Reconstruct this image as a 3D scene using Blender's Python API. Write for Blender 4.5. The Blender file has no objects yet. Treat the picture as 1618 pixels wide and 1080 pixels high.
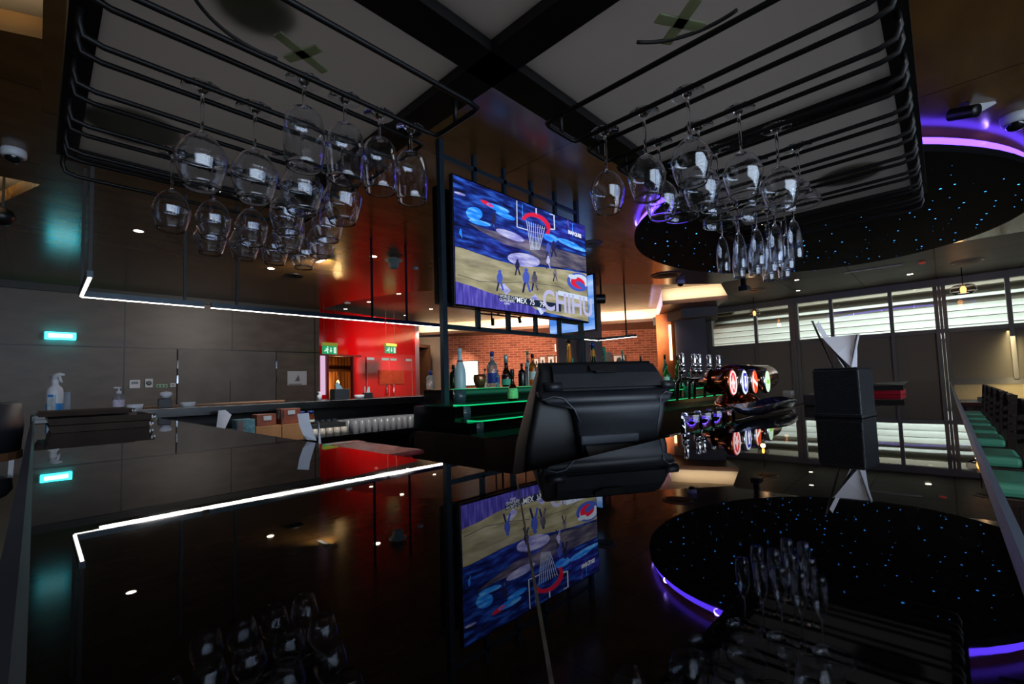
import bpy, bmesh, math, random
from mathutils import Vector, Matrix
random.seed(7)
PI = math.pi
scene = bpy.context.scene
COL = scene.collection

# ------------------------------------------------------------------ camera, world, exposure
CZ = 1.24                       # lens height above the floor, bar top at 1.10
F_PX, CX, CY = 716.46, 808.41, 560.81
YAW, PITCH, ROLL = 0.760691, 0.0621987, -0.0314033
_f = Vector((math.cos(PITCH)*math.cos(YAW), math.cos(PITCH)*math.sin(YAW), math.sin(PITCH)))
_r = _f.cross(Vector((0, 0, 1))).normalized()
_u = _r.cross(_f)
CR = _r*math.cos(ROLL) + _u*math.sin(ROLL)
CU = -_r*math.sin(ROLL) + _u*math.cos(ROLL)
CF = _f
CAM = Vector((0, 0, CZ))
cd = bpy.data.cameras.new('camera')
cam = bpy.data.objects.new('camera', cd)
COL.objects.link(cam)
cd.sensor_width = 36.0
cd.lens = F_PX/1618*36.0
cd.shift_x = (809-CX)/1618
cd.shift_y = (CY-540)/1618
cd.clip_start = 0.02
cam.matrix_world = Matrix(((CR.x, CU.x, -CF.x, 0), (CR.y, CU.y, -CF.y, 0), (CR.z, CU.z, -CF.z, CZ), (0, 0, 0, 1)))
scene.camera = cam

w = bpy.data.worlds.new('world'); scene.world = w; w.use_nodes = True
w.node_tree.nodes['Background'].inputs[0].default_value = (0.55, 0.6, 0.7, 1)
w.node_tree.nodes['Background'].inputs[1].default_value = 0.08

vs = scene.view_settings
vs.view_transform = 'Standard'; vs.look = 'None'; vs.gamma = 1.0; vs.use_curve_mapping = False
vs.exposure = 0.0
scene.cycles.max_bounces = 16; scene.cycles.transmission_bounces = 14; scene.cycles.transparent_max_bounces = 16
scene.cycles.glossy_bounces = 6; scene.cycles.diffuse_bounces = 3
scene.cycles.caustics_reflective = False; scene.cycles.caustics_refractive = False
scene.cycles.sample_clamp_indirect = 4.0


def light(name, typ, loc, energy, color, size=None, target=None, size_y=None, spot=None, blend=0.5):
    d = bpy.data.lights.new(name, typ); d.energy = energy; d.color = color
    if typ == 'AREA':
        d.size = size or 1
        if size_y: d.shape = 'RECTANGLE'; d.size_y = size_y
    elif size is not None: d.shadow_soft_size = size
    if spot: d.spot_size = math.radians(spot); d.spot_blend = blend
    o = bpy.data.objects.new(name, d); COL.objects.link(o); o.location = loc
    if target is not None:
        o.rotation_euler = (Vector(target)-Vector(loc)).to_track_quat('-Z', 'Y').to_euler()
    return o

# daylight falling on the louvred structure outside the window wall
light('atrium_daylight', 'AREA', (16.0, 0.5, 7.5), 3500, (0.93, 1.0, 0.96), 3.0, (18.2, 0.5, 3.2), 14.0)
# daylight through the glazing behind the photographer
light('daylight_glazing', 'AREA', (0.0, -5.7, 1.9), 170, (0.78, 0.88, 1.0), 8.0, (1, 0, 1.8), 1.8)
# added lamps without fixtures, brightening the brick, red, timber, back and low walls
light('brick_wall_fill', 'SPOT', (9.7, 9.2, 2.6), 900, (1.0, 0.72, 0.55), 0.2, (13.6, 10.1, 1.9), None, 130, 0.8)
light('brick_wall_fill', 'SPOT', (11.6, 6.0, 2.7), 200, (1.0, 0.72, 0.55), 0.2, (15.4, 7.7, 1.7), None, 120, 0.8)
light('panel_glow', 'SPOT', (10.3, 12.5, 2.6), 120, (1.0, 0.8, 0.6), 0.05, (11.5, 13.3, 1.7), None, 60, 0.9)
light('red_wall_fill', 'SPOT', (6.6, 9.4, 3.0), 330, (1.0, 0.9, 0.85), 0.15, (7.2, 11.9, 1.6), None, 110, 0.9)
light('timber_wall_fill', 'SPOT', (8.3, 11.9, 2.9), 60, (1.0, 0.82, 0.6), 0.1, (10.2, 14.2, 1.5), None, 90, 0.9)
light('back_wall_fill', 'SPOT', (3.0, 6.6, 3.15), 240, (1.0, 0.93, 0.84), 0.1, (3.4, 11.1, 1.2), None, 130, 0.9)
light('banquette_light', 'AREA', (12.95, -1.0, 0.90), 6, (1.0, 0.8, 0.45), 0.1, (13.4, -1.0, 0.7), 2.4)

light('counter_fill_spot', 'SPOT', (.2, -1.0, 3.15), 60, (1, .96, .92), .05, (1.6, .35, 1.1), None, 60, .8)  # added spot without a fixture, brightens napkins, register and copper

# ------------------------------------------------------------------ geometry of the view
def ray(x, y): return CR*((x-CX)/F_PX) - CU*((y-CY)/F_PX) + CF
def atz(x, y, z): d = ray(x, y); return CAM + d*((z-CZ)/d.z)
def aty(x, y, Y): d = ray(x, y); return CAM + d*(Y/d.y)
def atx(x, y, X): d = ray(x, y); return CAM + d*(X/d.x)
def on(x, y, P0, P1):
    d = ray(x, y); n = Vector((-(P1[1]-P0[1]), P1[0]-P0[0]))
    return CAM + d*((n.x*P0[0]+n.y*P0[1])/(n.x*d.x+n.y*d.y))

# ------------------------------------------------------------------ materials
def s2l(c):
    return tuple((v/255/12.92 if v/255 <= 0.04045 else ((v/255+0.055)/1.055)**2.4) for v in c)
MATS = {}
def mat(name, rgb=(128, 128, 128), rough=0.5, metal=0.0, em=None, es=0.0, var=0.0, scale=8.0, bump=0.0, bscale=None,
        trans=0.0, ior=1.5, coat=0.0, spec=0.5, alpha=1.0, stretch=None):
    if name in MATS: return MATS[name]
    m = bpy.data.materials.new(name); m.use_nodes = True
    nt = m.node_tree; b = nt.nodes['Principled BSDF']
    c = s2l(rgb)
    b.inputs['Base Color'].default_value = (*c, 1)
    b.inputs['Roughness'].default_value = rough; b.inputs['Metallic'].default_value = metal
    b.inputs['IOR'].default_value = ior; b.inputs['Transmission Weight'].default_value = trans
    b.inputs['Coat Weight'].default_value = coat; b.inputs['Specular IOR Level'].default_value = spec
    b.inputs['Coat Roughness'].default_value = 0.05; b.inputs['Alpha'].default_value = alpha
    if em is not None:
        b.inputs['Emission Color'].default_value = (*s2l(em), 1); b.inputs['Emission Strength'].default_value = es
    if var > 0 or bump > 0:
        tc = nt.nodes.new('ShaderNodeTexCoord'); src = tc.outputs['Object']
        if stretch:
            mp = nt.nodes.new('ShaderNodeMapping'); mp.inputs['Scale'].default_value = stretch
            nt.links.new(src, mp.inputs['Vector']); src = mp.outputs['Vector']
        if var > 0:
            n = nt.nodes.new('ShaderNodeTexNoise'); n.inputs['Scale'].default_value = scale; n.inputs['Detail'].default_value = 5
            nt.links.new(src, n.inputs['Vector'])
            r = nt.nodes.new('ShaderNodeValToRGB')
            r.color_ramp.elements[0].position = 0.3; r.color_ramp.elements[1].position = 0.7
            r.color_ramp.elements[0].color = (*[v*(1-var) for v in c], 1)
            r.color_ramp.elements[1].color = (*[min(1, v*(1+var)) for v in c], 1)
            nt.links.new(n.outputs['Fac'], r.inputs['Fac']); nt.links.new(r.outputs['Color'], b.inputs['Base Color'])
        if bump > 0:
            n2 = nt.nodes.new('ShaderNodeTexNoise'); n2.inputs['Scale'].default_value = bscale or scale*3; n2.inputs['Detail'].default_value = 4
            nt.links.new(src, n2.inputs['Vector'])
            bp = nt.nodes.new('ShaderNodeBump'); bp.inputs['Strength'].default_value = bump; bp.inputs['Distance'].default_value = 0.01
            nt.links.new(n2.outputs['Fac'], bp.inputs['Height']); nt.links.new(bp.outputs['Normal'], b.inputs['Normal'])
    MATS[name] = m
    return m

def nodemat(name):
    m = bpy.data.materials.new(name); m.use_nodes = True; MATS[name] = m
    return m, m.node_tree, m.node_tree.nodes['Principled BSDF'], m.node_tree.links

def emat(name, rgb, strength=1.0): return mat(name, (10, 10, 10), 0.5, em=rgb, es=strength)

def panel_mat(name, rgb, rough, px, pz, gap=0.006, offs=(0, 0, 0), axes='XZ', seam=(8, 8, 8), var=0.25, nscale=2.5, spec=0.5, row_shift=0.0, bias=None, coat=0.0, stretch=(1,1,1)):
    """large panels with thin open seams"""
    m, nt, b, L = nodemat(name)
    tc = nt.nodes.new('ShaderNodeTexCoord')
    mp = nt.nodes.new('ShaderNodeMapping'); mp.inputs['Location'].default_value = offs
    L.new(tc.outputs['Object'], mp.inputs['Vector'])
    sep = nt.nodes.new('ShaderNodeSeparateXYZ'); L.new(mp.outputs['Vector'], sep.inputs['Vector'])
    cmb = nt.nodes.new('ShaderNodeCombineXYZ'); L.new(sep.outputs[axes[0]], cmb.inputs['X']); L.new(sep.outputs[axes[1]], cmb.inputs['Y'])
    br = nt.nodes.new('ShaderNodeTexBrick'); br.inputs['Scale'].default_value = 1.0
    br.inputs['Brick Width'].default_value = px; br.inputs['Row Height'].default_value = pz; br.inputs['Mortar Size'].default_value = gap
    br.inputs['Mortar Smooth'].default_value = 0.0; br.offset = row_shift
    c = s2l(rgb); br.inputs['Color1'].default_value = (*c, 1); br.inputs['Color2'].default_value = (*[v*0.82 for v in c], 1)
    br.inputs['Mortar'].default_value = (*s2l(seam), 1)
    L.new(cmb.outputs['Vector'], br.inputs['Vector'])
    mp2 = nt.nodes.new('ShaderNodeMapping'); mp2.inputs['Scale'].default_value = stretch; L.new(tc.outputs['Object'], mp2.inputs['Vector'])
    n = nt.nodes.new('ShaderNodeTexNoise'); n.inputs['Scale'].default_value = nscale; n.inputs['Detail'].default_value = 6; L.new(mp2.outputs['Vector'], n.inputs['Vector'])
    mr = nt.nodes.new('ShaderNodeMapRange'); mr.inputs['From Min'].default_value = 0.3; mr.inputs['From Max'].default_value = 0.7
    mr.inputs['To Min'].default_value = 1-var; mr.inputs['To Max'].default_value = 1+var; L.new(n.outputs['Fac'], mr.inputs['Value'])
    mx = nt.nodes.new('ShaderNodeVectorMath'); mx.operation = 'SCALE'; L.new(br.outputs['Color'], mx.inputs[0]); L.new(mr.outputs['Result'], mx.inputs['Scale'])
    L.new(mx.outputs['Vector'], b.inputs['Base Color'])
    b.inputs['Roughness'].default_value = rough; b.inputs['Specular IOR Level'].default_value = spec
    b.inputs['Coat Weight'].default_value = coat; b.inputs['Coat Roughness'].default_value = 0.12
    return m

# ------------------------------------------------------------------ mesh builder
class MB:
    def __init__(s, origin=(0, 0, 0)):
        s.v = []; s.f = []; s.mi = []; s.sm = []; s.m = 0; s.smooth = False; s.T = Matrix.Identity(4); s.o = Vector(origin)
    def add(s, vs_, fs, smooth=None):
        k = len(s.v); s.v += [(s.T @ Vector(p)) - s.o for p in vs_]
        s.f += [[i+k for i in f] for f in fs]; s.mi += [s.m]*len(fs); s.sm += [s.smooth if smooth is None else smooth]*len(fs)
        return s
    def box(s, x0, x1, y0, y1, z0, z1, bev=0.0):
        if bev <= 0:
            vs_ = [(x, y, z) for z in (z0, z1) for y in (y0, y1) for x in (x0, x1)]
            return s.add(vs_, [(0, 2, 3, 1), (4, 5, 7, 6), (0, 1, 5, 4), (2, 6, 7, 3), (0, 4, 6, 2), (1, 3, 7, 5)], False)
        bm = bmesh.new(); bmesh.ops.create_cube(bm, size=1)
        for v in bm.verts: v.co = Vector(((x0+x1)/2+v.co.x*(x1-x0), (y0+y1)/2+v.co.y*(y1-y0), (z0+z1)/2+v.co.z*(z1-z0)))
        bmesh.ops.bevel(bm, geom=list(bm.edges), offset=min(bev, abs(x1-x0)*.49, abs(y1-y0)*.49, abs(z1-z0)*.49), segments=2, affect='EDGES', profile=0.5)
        bm.verts.index_update(); vs_ = [tuple(v.co) for v in bm.verts]; fs = [[v.index for v in f.verts] for f in bm.faces]; bm.free()
        return s.add(vs_, fs, False)
    def lathe(s, prof, n=24, c=(0, 0, 0), axis=None, close=False):
        """prof: list of (r,z). axis: optional direction for local z"""
        M = Matrix.Translation(c)
        if axis is not None: M = M @ Vector(axis).to_track_quat('Z', 'Y').to_matrix().to_4x4()
        vs_ = []; fs = []
        rings = []
        for r, z in prof:
            if r < 1e-6: rings.append([len(vs_)]); vs_.append(M @ Vector((0, 0, z)))
            else:
                rings.append(list(range(len(vs_), len(vs_)+n)))
                vs_ += [M @ Vector((r*math.cos(2*PI*k/n), r*math.sin(2*PI*k/n), z)) for k in range(n)]
        for a, b in zip(rings, rings[1:]+([rings[0]] if close else [])):
            for k in range(n):
                k2 = (k+1) % n
                if len(a) == 1 and len(b) == 1: continue
                if len(a) == 1: fs.append((a[0], b[k], b[k2]))
                elif len(b) == 1: fs.append((a[k], b[0], a[k2]))
                else: fs.append((a[k], a[k2], b[k2], b[k]))
        fs = [tuple(reversed(f)) for f in fs]
        return s.add(vs_, fs, True)
    def cyl(s, c, r, h, n=20, axis=None, r2=None):
        r2 = r if r2 is None else r2
        return s.lathe([(0, 0), (r, 0), (r, 1e-4), (r2, h-1e-4), (r2, h), (0, h)], n, c, axis)
    def bar(s, a, b, w_=0.02, d=None):
        """square section bar"""
        a = Vector(a); b = Vector(b); t = (b-a).normalized(); d = d or w_
        up = Vector((0, 0, 1)) if abs(t.z) < 0.95 else Vector((0, 1, 0))
        x = t.cross(up).normalized(); y = x.cross(t)
        vs_ = []
        for p in (a, b):
            for sx, sy in ((-1, -1), (1, -1), (1, 1), (-1, 1)): vs_.append(p+x*sx*w_/2+y*sy*d/2)
        return s.add(vs_, [(0, 1, 2, 3), (7, 6, 5, 4), (0, 4, 5, 1), (1, 5, 6, 2), (2, 6, 7, 3), (3, 7, 4, 0)], False)
    def tube(s, pts, r=0.005, n=8, closed=False):
        pts = [Vector(p) for p in pts]; N = len(pts); rings = []; vs_ = []; fs = []
        for i, p in enumerate(pts):
            a = pts[i-1] if (i > 0 or closed) else p; b = pts[(i+1) % N] if (i < N-1 or closed) else p
            t = (b-a).normalized(); up = Vector((0, 0, 1)) if abs(t.z) < 0.9 else Vector((0.3, 1, 0))
            x = t.cross(up).normalized(); y = x.cross(t)
            rr = r[i] if isinstance(r, (list, tuple)) else r
            rings.append(range(len(vs_), len(vs_)+n)); vs_ += [p+x*rr*math.cos(2*PI*k/n)+y*rr*math.sin(2*PI*k/n) for k in range(n)]
        pairs = list(zip(rings, rings[1:])) + ([(rings[-1], rings[0])] if closed else [])
        for a, b in pairs:
            for k in range(n): fs.append((a[k], a[(k+1) % n], b[(k+1) % n], b[k]))
        s.add(vs_, fs, True)
        if not closed: s.f += [[i+len(s.v)-len(vs_) for i in reversed(rings[0])], [i+len(s.v)-len(vs_) for i in rings[-1]]]; s.mi += [s.m]*2; s.sm += [False]*2
        return s
    def prism(s, poly, z0, z1):
        """horizontal polygon (x,y) extruded in z"""
        n = len(poly)
        ar = sum(poly[i][0]*poly[(i+1) % n][1]-poly[(i+1) % n][0]*poly[i][1] for i in range(n))
        if ar < 0: poly = poly[::-1]
        vs_ = [(p[0], p[1], z0) for p in poly]+[(p[0], p[1], z1) for p in poly]
        return s.add(vs_, [list(range(n))[::-1], list(range(n, 2*n))]+[(i, (i+1) % n, (i+1) % n+n, i+n) for i in range(n)], False)
    def slab(s, pts, off):
        """planar polygon of 3-D points thickened by the vector off"""
        n = len(pts); pts = [Vector(p) for p in pts]; off = Vector(off)
        return s.add(pts+[p+off for p in pts], [list(range(n)), list(range(n, 2*n))[::-1]]+[(i, i+n, (i+1) % n+n, (i+1) % n) for i in range(n)], False)
    def loft(s, rings, smooth=True, caps=True):
        n = len(rings[0]); vs_ = [p for r in rings for p in r]; fs = []
        for i in range(len(rings)-1):
            for k in range(n): fs.append((i*n+k, i*n+(k+1) % n, (i+1)*n+(k+1) % n, (i+1)*n+k))
        s.add(vs_, fs, smooth)
        if caps:
            k0 = len(s.v)-len(vs_)
            s.f += [[k0+i for i in range(n)][::-1], [k0+len(vs_)-n+i for i in range(n)]]; s.mi += [s.m]*2; s.sm += [False]*2
        return s
    def build(s, name, m, parent=None, label=None, fix=True):
        me = bpy.data.meshes.new(name); me.from_pydata([tuple(p) for p in s.v], [], s.f)
        for x in (m if isinstance(m, (list, tuple)) else [m]): me.materials.append(x)
        for p, i, sm in zip(me.polygons, s.mi, s.sm): p.material_index = i; p.use_smooth = sm
        if fix:
            bm = bmesh.new(); bm.from_mesh(me); bmesh.ops.recalc_face_normals(bm, faces=bm.faces); bm.to_mesh(me); bm.free()
        o = bpy.data.objects.new(name, me); COL.objects.link(o)
        if parent: o.parent = parent
        else: o.location = s.o
        if label: o['label'] = label
        return o

def tag(o, label=None, cat=None, group=None, kind=None):
    if label: o['label'] = label
    if cat: o['category'] = cat
    if group: o['group'] = group
    if kind: o['kind'] = kind
    return o
def thing(name, label, cat, loc=(0, 0, 0), rz=0, group=None):
    o = bpy.data.objects.new(name, None); COL.objects.link(o); o.location = loc; o.rotation_euler = (0, 0, rz)
    o.empty_display_size = 0.05
    return tag(o, label, cat, group)
def struct(o): o['kind'] = 'structure'; return o
def kids(o): return [c for c in bpy.data.objects if c.parent == o]
def dup(root, loc, rz=None, label=None, group=None, scl=None):
    def cp(o, par):
        c = o.copy(); COL.objects.link(c)
        if par: c.parent = par
        for k in KIDS[o.name]: cp(k, c)
        return c
    KIDS = {}
    def walk(o):
        KIDS[o.name] = kids(o)
        for k in KIDS[o.name]: walk(k)
    walk(root)
    r = cp(root, None); r.location = loc
    if rz is not None: r.rotation_euler = (0, 0, rz)
    if scl: r.scale = scl
    if label: r['label'] = label
    if group: r['group'] = group
    return r

def text(name, body, size, origin, right, up, m, parent=None, off=(0, 0, 0), extrude=0.0005, align='LEFT', bold=0.0):
    cu = bpy.data.curves.new(name, 'FONT'); cu.body = body; cu.size = size; cu.extrude = extrude; cu.align_x = align; cu.offset = bold
    o = bpy.data.objects.new(name, cu); COL.objects.link(o)
    bpy.context.view_layer.update()
    me = bpy.data.meshes.new_from_object(o.evaluated_get(bpy.context.evaluated_depsgraph_get()))
    bpy.data.objects.remove(o)
    right = Vector(right).normalized(); up = Vector(up).normalized(); nrm = right.cross(up)
    M = Matrix(((right.x, up.x, nrm.x, origin[0]-off[0]), (right.y, up.y, nrm.y, origin[1]-off[1]), (right.z, up.z, nrm.z, origin[2]-off[2]), (0, 0, 0, 1)))
    me.transform(M); me.materials.clear(); me.materials.append(m)
    o = bpy.data.objects.new(name, me); COL.objects.link(o)
    if parent: o.parent = parent
    return o
ORD = ['first', 'second', 'third', 'fourth', 'fifth', 'sixth', 'seventh', 'eighth', 'ninth', 'tenth', 'eleventh', 'twelfth']

# common materials
BLACKM = mat('black_powder_steel', (9, 9, 11), 0.5, 0.1, var=0.15, scale=20)
BLUEM = mat('blue_black_steel', (40, 56, 68), 0.35, 0.4, var=0.15, scale=12)
CHROME = mat('chrome', (210, 212, 218), 0.12, 1.0, var=0.05, scale=30)
WHITEP = mat('white_plastic', (205, 208, 214), 0.4, var=0.04, scale=10)
BLACKP = mat('black_plastic', (15, 16, 19), 0.38, var=0.2, scale=30, bump=0.05, bscale=200)
PAPER = mat('white_paper', (205, 205, 215), 0.8, var=0.06, scale=14, bump=0.1, bscale=30)
LEDW = emat('led_white', (255, 246, 236), 9.0)
LEDG = emat('led_green', (20, 255, 150), 2.0)
PURPLE = emat('led_purple', (92, 58, 255), 6.5)
def glassmat(name, rgb=(255, 255, 255), rough=0.0, ior=1.45):
    m, nt, b, L = nodemat(name)
    g = nt.nodes.new('ShaderNodeBsdfGlass'); g.inputs['Color'].default_value = (*s2l(rgb), 1); g.inputs['Roughness'].default_value = rough; g.inputs['IOR'].default_value = ior
    n = nt.nodes.new('ShaderNodeTexNoise'); n.inputs['Scale'].default_value = 25
    bp = nt.nodes.new('ShaderNodeBump'); bp.inputs['Strength'].default_value = 0.02; bp.inputs['Distance'].default_value = 0.002
    L.new(n.outputs['Fac'], bp.inputs['Height']); L.new(bp.outputs['Normal'], g.inputs['Normal'])
    L.new(g.outputs['BSDF'], nt.nodes['Material Output'].inputs['Surface'])
    return m
GLASS = glassmat('clear_glass', (252, 253, 255))

# ------------------------------------------------------------------ the shell
HC = 3.2
m_floor = panel_mat('wood_tile_floor', (105, 88, 62), 0.35, 1.2, 0.2, 0.004, axes='XY', seam=(25, 20, 14), var=0.2, nscale=5, row_shift=0.5)
struct(MB((3, 3, 0)).box(-6, 16.8, -6, 15.5, -0.1, 0).build('floor', m_floor))

def lacquer():
    m = panel_mat('brown_lacquer_ceiling', (122, 86, 42), 0.2, 1.35, 1.35, 0.004, axes='XY', seam=(6, 5, 4), var=0.25, nscale=1.6, spec=0.42, coat=0.0, stretch=(1, 3, 1))
    return m
m_brown = lacquer()
def arc_pts(pts, n=6):
    """Catmull-Rom through plan points"""
    out = []
    P = [Vector(p) for p in pts]
    for i in range(len(P)-1):
        a = P[max(0, i-1)]; b = P[i]; c = P[i+1]; d = P[min(len(P)-1, i+2)]
        for k in range(n):
            t = k/n; out.append(tuple(0.5*((2*b)+(c-a)*t+(2*a-5*b+4*c-d)*t*t+(3*b-a-3*c+d)*t*t*t)))
    out.append(tuple(P[-1])); return out
EDGE = arc_pts([(9.95, 3.29), (9.11, 4.02), (8.03, 4.87), (6.7, 6.15), (5.82, 7.25), (5.28, 8.03), (5.02, 8.9), (4.84, 9.81), (4.77, 11.2)])
struct(MB((3, 3, HC)).prism([(-0.02, -6), (9.8, -6), (9.8, 3.2)]+EDGE+[(-0.28, 11.2), (-0.28, 6.7), (-0.02, 5.92)], HC, HC+0.12).build('ceiling', m_brown))
# left bay of the ceiling with two lit recesses
struct(MB((-3, 0, HC)).prism([(-6, -6), (-0.02, -6), (-0.02, 2.9), (-6, 5.0)], HC, HC+0.12).build('ceiling', m_brown))
struct(MB((-3, 0, HC)).prism([(-6, 5.85), (-0.02, 3.45), (-0.02, 5.90), (-6, 5.86)], HC, HC+0.12).build('ceiling', m_brown))
struct(MB((-3, 0, HC)).prism([(-6, 11.2), (-6, 9.0), (-0.28, 6.7), (-0.28, 11.2)], HC, HC+0.12).build('ceiling', m_brown))
m_cream = mat('cream_plaster', (214, 196, 168), 0.7, var=0.06, scale=3)
struct(MB((-3, 3, HC+.3)).box(-6, 0.4, 2.5, 9.5, HC+.28, HC+.34).build('ceiling', m_cream))
light('cove_light_left', 'AREA', (-0.7, 3.3, 3.22), 3.2, (1.0, 0.85, 0.62), 1.2, (-0.7, 3.3, 4), 0.2)
light('cove_light_left', 'AREA', (-0.9, 6.4, 3.22), 5, (1.0, 0.85, 0.62), 1.2, (-0.9, 6.4, 4), 0.3)

m_tan = panel_mat('tan_ceiling_boards', (128, 104, 78), 0.4, 2.4, 1.2, 0.01, axes='XY', seam=(50, 38, 26), var=0.12, nscale=1.5)
struct(MB((9, 9, 3.5)).prism([(4.0, 15.5), (4.0, 6.0), (9.0, 2.8), (12.2, 2.8), (17.5, 5.5), (17.5, 15.5)], 3.5, 3.6).build('ceiling', m_tan))
m_greyc = panel_mat('grey_ceiling_panels', (92, 89, 87), 0.55, 1.2, 1.2, 0.014, axes='XY', seam=(12, 12, 12), var=0.12, nscale=1.2)
struct(MB((12, 0, HC)).prism([(9.8, -6), (13.45, -6), (13.45, 4.9), (11.6, 3.7), (9.95, 3.3), (9.8, 3.2)], HC, HC+.12).build('ceiling', m_greyc))

# riser of the raised ceiling above the brick room, washed by a hidden strip
m_riser = mat('cream_cove_face', (226, 205, 172), 0.75, var=0.05, scale=2)
RA, RB, RC, RD = (9.59, 14.03), (13.78, 6.6), (10.9, 5.05), (11.47, 3.66)
b = MB((12, 8, 3.2))
for p, q in ((RA, RB), (RB, RC), (RC, RD)):
    d = Vector((q[0]-p[0], q[1]-p[1])).normalized()*0.0; n = Vector((-(p[1]-q[1]), p[0]-q[0])).normalized()*-0.05
    b.prism([p, q, (q[0]+n.x, q[1]+n.y), (p[0]+n.x, p[1]+n.y)], 3.2, 3.5)
struct(b.build('trim_1', m_riser))
for k, (p, q, e, c) in enumerate(((RA, RB, 34, (1, .84, .66)), (RC, RD, 5, (1, .84, .66)), (RB, RC, 9, (0.8, 0.62, 1.0)))):
    mid = Vector(((p[0]+q[0])/2, (p[1]+q[1])/2)); dv = Vector((q[0]-p[0], q[1]-p[1])); n = Vector((-dv.y, dv.x)).normalized()
    if n.dot(mid) > 0: n = -n
    if k == 2: n = Vector((dv.y, -dv.x)).normalized(); n = n if n.y > 0 else -n
    lp = mid+n*0.22
    o = light('cove_light', 'AREA', (lp.x, lp.y, 3.30), e, c, dv.length*0.95, (mid.x, mid.y, 3.36), 0.1)
    fw = Vector((mid.x-lp.x, mid.y-lp.y, 0.06)).normalized(); rt = Vector((dv.x, dv.y, 0)).normalized(); upv = rt.cross(fw)
    o.rotation_euler = Matrix((( rt.x, upv.x, -fw.x), (rt.y, upv.y, -fw.y), (rt.z, upv.z, -fw.z))).to_euler()
# soffit (brown) in front of the brick
m_soff = mat('brown_soffit', (92, 62, 42), 0.35, var=0.2, scale=1.5)
struct(MB((13, 8, 3.1)).prism([RA, RB, RC, RD, (13.45, 4.9), (17.4, 6.0), (12.0, 13.2), (10.6, 15.2)], 3.1, 3.2).build('trim_2', m_soff))
struct(MB((13, 4, 3.0)).prism([(12.3, 4.2), (13.4, 4.6), (13.4, 5.9), (12.9, 6.3), (11.9, 5.0)], 2.85, 3.1).build('trim_3', mat('grey_bulkhead', (84, 82, 86), 0.6, var=0.06)))

# walls
m_back = panel_mat('dark_oak_wall', (86, 74, 64), 0.42, 1.78, 2.14, 0.012, offs=(-1.13+1.78, 0, 0), seam=(10, 9, 8), var=0.3, nscale=2.0, stretch=(1, 1, 3))
struct(MB((0, 11.1, 0)).box(-6, 4.80, 11.1, 11.25, 0, 3.25).build('wall_back', m_back))
struct(MB((0, 11.1, 0)).box(-6, 4.80, 11.04, 11.1, 3.08, 3.2).build('trim_4', mat('dark_wall_trim', (40, 40, 36), 0.5, var=0.1)))
struct(MB((0, 11.1, 0)).box(1.95, 3.80, 11.085, 11.1, 0, 2.13).box(1.94, 1.955, 11.08, 11.1, 0, 2.14).box(3.79, 3.805, 11.08, 11.1, 0, 2.14).box(2.87, 2.88, 11.08, 11.1, 0, 1.5).build('door_1', [mat('dark_oak_door', (84, 78, 74), 0.45, var=0.3, scale=1.6), mat('door_seam', (8, 8, 8), 0.8)]))
o = bpy.data.objects['door_1']
for p in o.data.polygons:
    if p.index >= 6: p.material_index = 1
for x in (1.95, 3.80):
    for z in (0.35, 1.45, 1.75):
        MB().box(x-0.012, x+0.012, 11.07-11.1, 11.085-11.1, z, z+0.16).build('hinge', CHROME, o)

m_red = mat('red_glass_wall', (186, 6, 10), 0.08, var=0.08, scale=1.0, coat=0.5)
m_redfr = mat('dark_red_frame', (96, 4, 8), 0.3, var=0.1)
R0, R1 = (4.80, 11.40), (8.30, 12.13)
RD_ = Vector((R1[0]-R0[0], R1[1]-R0[1], 0)); RL = RD_.length; RD_.normalize(); RN = Vector((RD_.y, -RD_.x, 0))   # RN faces the bar
def redbox(b, t0, t1, n0, n1, z0, z1):
    P = [Vector((R0[0], R0[1], 0))+RD_*t+RN*n for t, n in ((t0, n0), (t1, n0), (t1, n1), (t0, n1))]
    return b.prism([(p.x, p.y) for p in P], z0, z1)
def tt(x, y=600):
    p = on(x, y, R0, R1); return (p-Vector((R0[0], R0[1], p.z))).dot(RD_), p.z
b = MB((6, 11.7, 0)); ta, tb = tt(519)[0], tt(557)[0]; tw = tt(506)[0]
redbox(b, -0.1, tw, -0.06, 0, 0, 3.3); redbox(b, ta, RL, -0.06, 0, 2.12, 3.3); redbox(b, tw, ta, -0.06, 0, 2.12, 3.3); redbox(b, tb, RL+0.05, -0.06, 0, 0, 2.12); redbox(b, tw, ta, -0.06, 0, 0, 1.1)
struct(b.build('wall_red', m_red))
# pink lit side window and the doorway with its timber lined passage
b = MB((6, 11.7, 0)); redbox(b, tw, ta-0.05, -0.05, -0.04, 1.1, 2.12)
struct(b.build('window_9', emat('pale_pink_window', (230, 190, 225), 0.9)))
b = MB((6, 11.7, 0)); redbox(b, ta-0.06, ta, -0.08, 0.02, 0, 2.14); redbox(b, tb, tb+0.05, -0.08, 0.02, 0, 2.14); redbox(b, ta-0.3, tb+0.3, -0.08, 0.01, 2.10, 2.15)
struct(b.build('trim_5', m_redfr))
def woodmat(name, rgb, px, pz, axes='XZ', rough=0.5):
    return panel_mat(name, rgb, rough, px, pz, 0.01, axes=axes, seam=(15, 9, 5), var=0.35, nscale=3, stretch=(2, 2, .4))
b = MB((6, 13, 0)); redbox(b, ta-0.5, tb+3.2, -2.6, -2.5, 0, 2.8)
struct(b.build('wall_passage', woodmat('plank_wall', (150, 92, 44), 0.12, 3.0)))
b = MB((6, 13, 0)); redbox(b, ta-0.5, tb+3.2, -2.5, -0.06, 2.5, 2.6); redbox(b, tb+3.1, tb+3.2, -2.5, -.06, 0, 2.5); redbox(b, ta-.5, tb+3, -2.48, -2.40, 1.80, 1.88); redbox(b, ta+2.15, ta+2.25, -2.48, -2.40, 0, 1.85); redbox(b, ta+.5, ta+.58, -2.48, -2.40, 0, 1.85)
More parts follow.
